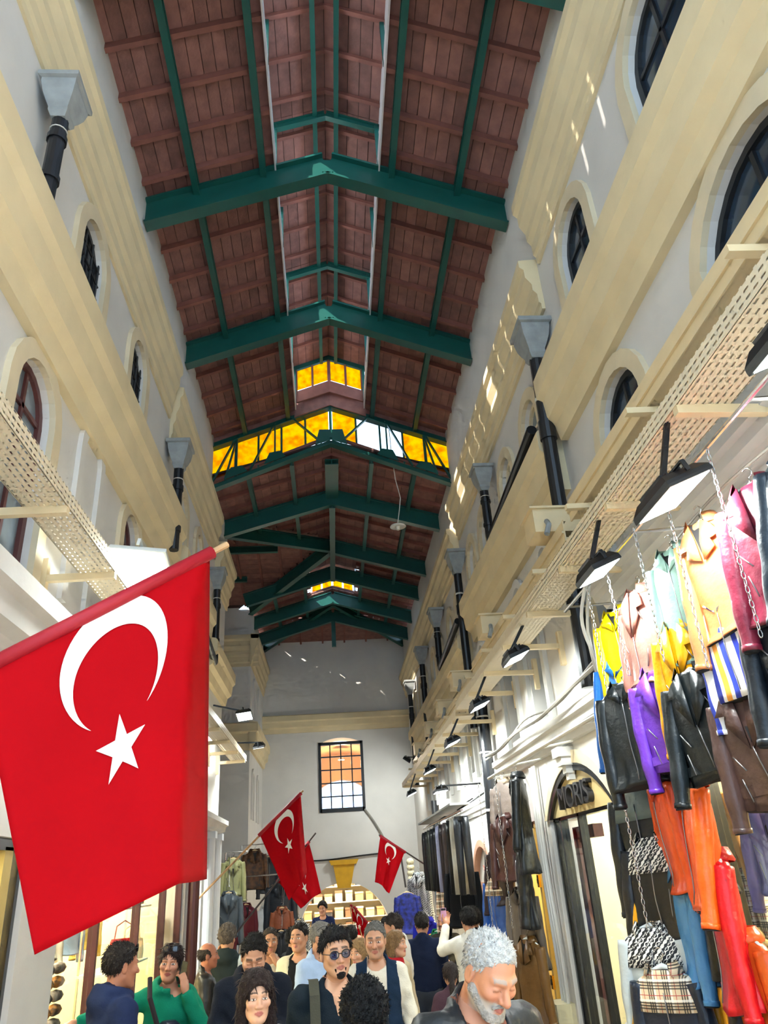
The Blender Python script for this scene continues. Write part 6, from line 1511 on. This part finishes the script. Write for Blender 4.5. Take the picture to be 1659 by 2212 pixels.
garment('royal blue fur jacket on a dark pole near the archway',(1.47,17.2,1.62),-10,'puffer',furb,.6,sc=1.25,simple=True,hang='wood')
t = thing('display_pole','dark pole carrying the royal blue fur jacket','pole',(1.42,17.3,1.6)); mb = MB(); mb.tube([(1.4,17.25,2.35),(1.46,17.25,1.72)],.02,8); part('pole', mb, m_poled, t); mb = MB(); mb.tube([(1.4,17.25,2.38),(1.4,17.25,2.34)],[.03,.03],8); part('knob', mb, m_gold, t)
t = thing('fur_tail_string','string of cream fur balls hanging by the blue gate','fur string',(1.75,17.9,1.3))
for k in range(7):
    mb = MB(); c = Vector((1.62,17.6,2.2-k*.11)); n = 10; mb.loft([[(c.x+.085*math.sin(p)*math.cos(q*.628),c.y+.085*math.sin(p)*math.sin(q*.628),c.z+.075*math.cos(p)) for q in range(n)] for p in (.1,.6,1.1,1.57,2.1,2.6,3.04)]); part('fur_ball', mb, pattern('cream fur','fur',['#ece4c8','#c8b98c'],40), t, smooth=True)
t = thing('blue_gate_post','grey blue painted gate frame beside the trousers rail','gate frame',(2.0,16.6,-.6)); mb = MB(); mb.box(1.95,2.1,16.2,16.35,fz(16.2),2.5); part('post', mb, M('grey blue paint','#5d6f80',.5,var=.1), t); mb = MB(); mb.box(1.95,2.1,16.2,17.9,2.35,2.5); part('lintel', mb, M('grey blue paint','#5d6f80',.5), t)
t = thing('shop_sign','orange red lit sign in the far hoodie shop','sign',(2.1,15.2,1.7)); mb = MB(); mb.box(2.06,2.1,14.7,15.6,1.72,1.9); part('panel', mb, EM('orange red sign','#ff4a1c',1.6), t)
mb = MB(); mb.box(2.1,2.14,14.65,15.65,1.68,1.94); part('casing', mb, m_bk, t)
# --- left shops
mapLs = mapL
room(.6,6.1,-4.2,-2.38,-.5,2.75,M('warm yellow lining','#f0d890',.5),'R',True,110,2,'near flag side shop')
front('black and gold window of the near flag side shop', mapL, .6,5.55,fz(5)-.1,2.35,[2.4,4.2,5.1],m_bk)
t = thing('door_surround','gold edged jamb strip of the flag side shop','doorway',(-2.1,5.3,0)); mb = MB(); mb.box(-2.12,-2.06,5.25,5.38,-.1,2.3); part('jamb', mb, M('gold jamb','#cbb26a',.35), t)
room(6.25,11.5,-4.4,-2.38,-.7,2.6,m_shopcream,'R',True,120,3,'fur shop')
front('dark framed window of the fur shop behind the green hoodie', mapL, 6.3,11.35,fz(11)-.1,2.3,[7.5,9.0,10.3],m_maroon)
garment('orange jacket behind the fur shop glass under the flag corner',(-2.6,7.3,1.45),40,'coat',leather('#f08018'),.7,hang='wood')
furd = pattern('tan and black fur','fur',['#c98a3c','#2a1c14'],14)
for k,y in enumerate((7.95,8.25)):
    t = thing('fur_stole','%s fur stole of stacked tufts behind the fur shop glass' % ('nearer' if k==0 else 'farther'),'fur stole',(-2.6,y,.1))
    for j in range(12):
        z = 1.4-j*.11; n = 10; mb = MB(); mb.loft([[(-2.6+.07*math.sin(p)*math.cos(q*.628),y+.11*math.sin(p)*math.sin(q*.628),z+.05*math.cos(p)) for q in range(n)] for p in (.1,.8,1.57,2.3,3.04)]); part('fur_tuft', mb, furd if j%2 else pattern('grey fur','fur',['#8c8580','#2c2826'],20), t, smooth=True)
handbag('red handbag on display behind the green hoodie woman',(-2.5,10.2,1.25),'#c01c22',.3,.26,30); handbag('brown handbag on the upper display shelf of the fur shop',(-2.55,10.6,1.85),'#5a3a28',.3,.22,30); handbag('navy handbag on the upper display shelf of the fur shop',(-2.55,9.6,1.85),'#22305a',.3,.22,30); handbag('cream handbag on the lower display shelf of the fur shop',(-2.55,10.8,1.25),'#dccfa8',.28,.22,30)
for k,z in enumerate((1.23,1.83)):
    t = thing('display_shelf','%s glass display shelf in the fur shop window' % ('lower' if k==0 else 'upper'),'shelf',(-2.55,10.1,z)); mb = MB(); mb.box(-2.75,-2.42,9.3,11.2,z-.02,z); part('board', mb, m_shelf, t); mb = MB(); mb.box(-2.74,-2.72,9.32,9.34,z-.6,z-.02); mb.box(-2.74,-2.72,11.16,11.18,z-.6,z-.02); part('upright', mb, m_steel, t)
LSH = [('white knit jacket inside the fur shop',-3.1,9.2,'#e4e2da'),('light blue jacket inside the fur shop',-3.1,10.0,'#8fa8c8'),('yellow trimmed jacket inside the fur shop',-3.1,10.7,'#d8c060'),('grey jacket inside the fur shop',-3.1,8.5,'#8a8684')]
for l,x,y,c in LSH: garment(l,(x,y,2.0),60,'plain',cloth(c),.6,grp='jackets inside the fur shop',simple=True)
room(11.7,12.9,-3.6,-2.38,-.7,2.5,m_shopwhite,'R',False,60,1,'shop with the notice')
t = thing('illuminated_notice','green and red notice on the maroon framed door','notice',(-2.02,11.9,1.2)); mb = MB(); mb.box(-2.03,-2.0,11.8,12.05,1.3,1.55); part('green_panel', mb, EM('green notice','#20e070',1.0), t); mb = MB(); mb.box(-2.03,-2.0,11.8,12.05,1.12,1.28); part('red_panel', mb, EM('red notice','#e83020',1.0), t)
for k,(y,m_) in enumerate(((11.45,m_maroon),(12.75,m_wpost),(13.5,m_wpost))):
    t = thing('shop_post',['maroon timber post beside the notice','white round post past the maroon one','white round post at the corner of the side street'][k],'post',(-1.9,y,fz(y))); mb = MB(); mb.tube([(-1.92,y,fz(y)),(-1.92,y,2.75)],.075,14); part('shaft', mb, m_, t, smooth=False); mb = MB(); mb.box(-2.01,-1.83,y-.1,y+.1,2.66,2.76); part('capital', mb, m_, t)
# side street racks
LG = [('olive green biker jacket at the side street corner',-1.86,15.2,2.42,8,'biker','#8f8f62',1.02),('grey biker jacket under the olive green one',-1.9,15.0,1.86,8,'biker','#4a5258',1.15),('burgundy coat beside the grey biker jacket',-1.85,17.4,1.6,30,'coat','#5c1524',1.15),('brown fur jacket high in the side street shop',-1.8,18.6,2.65,10,'coat','FURB',1.3),
 ('charcoal jacket beside the brown fur',-1.5,18.7,2.5,20,'plain','#2c2f36',1.2),('black varsity coat with patches by the end wall',-1.15,17.6,1.98,0,'coat','#262b32',1.5),('tan leather jacket in front of the black varsity coat',-1.1,17.2,1.5,0,'plain','#8a4a2e',1.1),('small black jacket under the tan leather one',-1.1,17.0,1.1,0,'plain','#17181c',1.1),('maze print cardigan beside the archway',-.78,17.5,1.25,0,'plain','MONO',1.1),
 ('white puffer behind the tan leather jacket',-1.5,18.2,1.5,0,'puffer','#e4e4e4',1.3)]
SPEC['FURB'] = lambda: pattern('brown fur','fur',['#6a4322','#2c1a0e'],14)
for l,x,y,z,yaw,kind,c,sc in LG: garment(l,(x,y,z),yaw,kind,SPEC[c]() if c in SPEC else leather(c),.6,sc=sc,hang='wood',grp='garments at the side street corner')
for l,pts in (('steel garment stand carrying the olive and grey jackets',[(-2.0,15.2,fz(15.2)),(-2.0,15.2,2.53),(-1.6,15.2,2.53)]),('steel garment stand carrying the varsity coat',[(-2.0,17.6,fz(17.6)),(-2.0,17.6,2.13),(-.4,17.6,2.13)]),('steel garment stand carrying the brown fur',[(-2.1,18.65,fz(18.7)),(-2.1,18.65,2.78),(-1.3,18.65,2.78)])):
    t = thing('garment_stand', l, 'garment stand', pts[0]); mb = MB(); mb.tube(pts,.018,8); part('frame_tube', mb, m_steel, t); mb = MB(); p = pts[0]; mb.box(p[0]-.2,p[0]+.2,p[1]-.15,p[1]+.15,p[2],p[2]+.03); part('base', mb, m_bk, t)
for l,a,b in (('grey biker jacket',(-1.9,15.1,2.53),(-1.9,15.0,1.96)),('burgundy coat',(-1.85,17.58,2.13),(-1.85,17.4,1.7)),('tan leather jacket',(-1.1,17.58,2.13),(-1.1,17.2,1.6)),('small black jacket',(-1.06,17.58,2.13),(-1.08,17.0,1.2)),('maze print cardigan',(-.78,17.6,2.13),(-.78,17.5,1.35)),('white puffer',(-1.5,18.6,2.78),(-1.5,18.2,1.62)),('charcoal jacket',(-1.5,18.65,2.78),(-1.5,18.7,2.6))): wire('thin wire carrying the '+l, [a,b], .006, m_steel, 'hanging_wire')
t = thing('pendant_lamp','added unseen warm lamp brightening the vaulted passage behind the end window','pendant lamp',(.3,24.4,5.3)); mb = MB(); mb.tube([(.3,24.4,5.72),(.3,24.4,5.4)],.01,6); part('wire', mb, m_bk, t); mb = MB(); mb.tube([(.3,24.4,5.42),(.3,24.4,5.3)],[.03,.1],12); part('shade', mb, m_lampwhite, t)  # unseen pendant, added to brighten the vault behind the window
lt = bpy.data.lights.new('vault_fill_light','POINT'); lt.energy = 70; lt.color = (1,.8,.55); lt.shadow_soft_size = .08; lo = bpy.data.objects.new('vault_fill_light', lt); col.objects.link(lo); lo.parent = t; lo.location = (0,0,-.1)
# --- lit bazaar beyond the archway
tag(part('wall_bazaar', MB().box(-3,3.4,29,29.2,-1.7,3.0).box(-3,-2.9,YE+.62,29,-1.7,3.0).box(3.3,3.4,YE+.62,29,-1.7,3.0).box(-3,3.4,YE+.62,29,2.95,3.05), m_shopcream), kind='structure')
for k,(x,y) in enumerate(((-1.2,25),(1.4,25),(.2,27.2))):
    c = thing('ceiling_light','bazaar ceiling light beyond the archway, %s' % ['towards the boy','towards the blue fur jacket','farthest in'][k],'ceiling light',(x,y,2.9)); mb = MB(); mb.box(x-.4,x+.4,y-.1,y+.1,2.9,2.94); part('casing', mb, m_lampwhite, c); mb = MB(); mb.box(x-.38,x+.38,y-.08,y+.08,2.885,2.9); part('diffuser', mb, m_strip, c)
    lt = bpy.data.lights.new('ceiling_lamp','AREA'); lt.size = .7; lt.energy = 160*SHOP_W; lt.color = (1,.9,.74); lo = bpy.data.objects.new('ceiling_lamp', lt); col.objects.link(lo); lo.parent = c; lo.location = (0,0,-.03)
BC = ['#d9b98c','#c89a68','#e8dcc0','#8a6242','#b9a484','#3d3a38','#e0c8a0','#cfa06a']
for r in range(5):
    z = -.2+r*.48
    t = thing('goods_shelf','long goods shelf in the bazaar beyond the archway, %s row' % ['bottom','second','middle','fourth','top'][r],'shelf',(.3,28.6,z)); mb = MB(); mb.box(-2.2,2.8,28.4,28.95,z-.03,z); part('board', mb, m_shelf, t); mb = MB(); mb.box(-2.2,-2.15,28.4,28.95,z-.45,z-.03); mb.box(2.75,2.8,28.4,28.95,z-.45,z-.03); part('upright', mb, m_shelf, t)
    for k in range(14):
        x = -2.0+k*.35; w = random.uniform(.22,.3); h = random.uniform(.2,.34); b = thing('goods_box','box of goods, %s along on the %s bazaar shelf beyond the archway' % (['first','second','third','fourth','fifth','sixth','seventh','eighth','ninth','tenth','eleventh','twelfth','thirteenth','last'][k], ['bottom','second','middle','fourth','top'][r]),'box',(x,28.6,z),group='goods boxes on the bazaar shelves'); c = random.choice(BC)
        mb = MB(); mb.box(x-w/2,x+w/2,28.45,28.8,z+.001,z+h); part('carton', mb, M('carton '+c,c,.6), b); mb = MB(); mb.box(x-w/2-.008,x+w/2+.008,28.43,28.82,z+h*.82,z+h+.01); part('lid', mb, M('carton '+random.choice(BC),c,.6), b)
CC = [('black','#17181a'),('sky blue','#3d86c8'),('orange','#e08a3c'),('royal blue','#2050b0'),('pink','#d89080'),('coral','#d86a5c'),('white','#e4e2de'),('teal','#2a7a80')]
for k,(n_,c) in enumerate(CC): garment('%s scarf top hung in a row inside the bazaar' % n_,(-.6+k*.3,26.2,.55),0,'plain',cloth(c),.56,sc=1.2,grp='row of tops inside the bazaar',simple=True)
t = thing('clothes_rail','rail of coloured tops inside the bazaar','rail',(.4,26.2,.7)); mb = MB(); mb.tube([(-.9,26.2,.66),(1.8,26.2,.66)],.015,6); part('rail', mb, m_steel, t)
for x in (-.9,1.8):
    mb = MB(); mb.tube([(x,26.2,.66),(x,26.2,fz(26.2))],.018,6); part('upright', mb, m_steel, t)
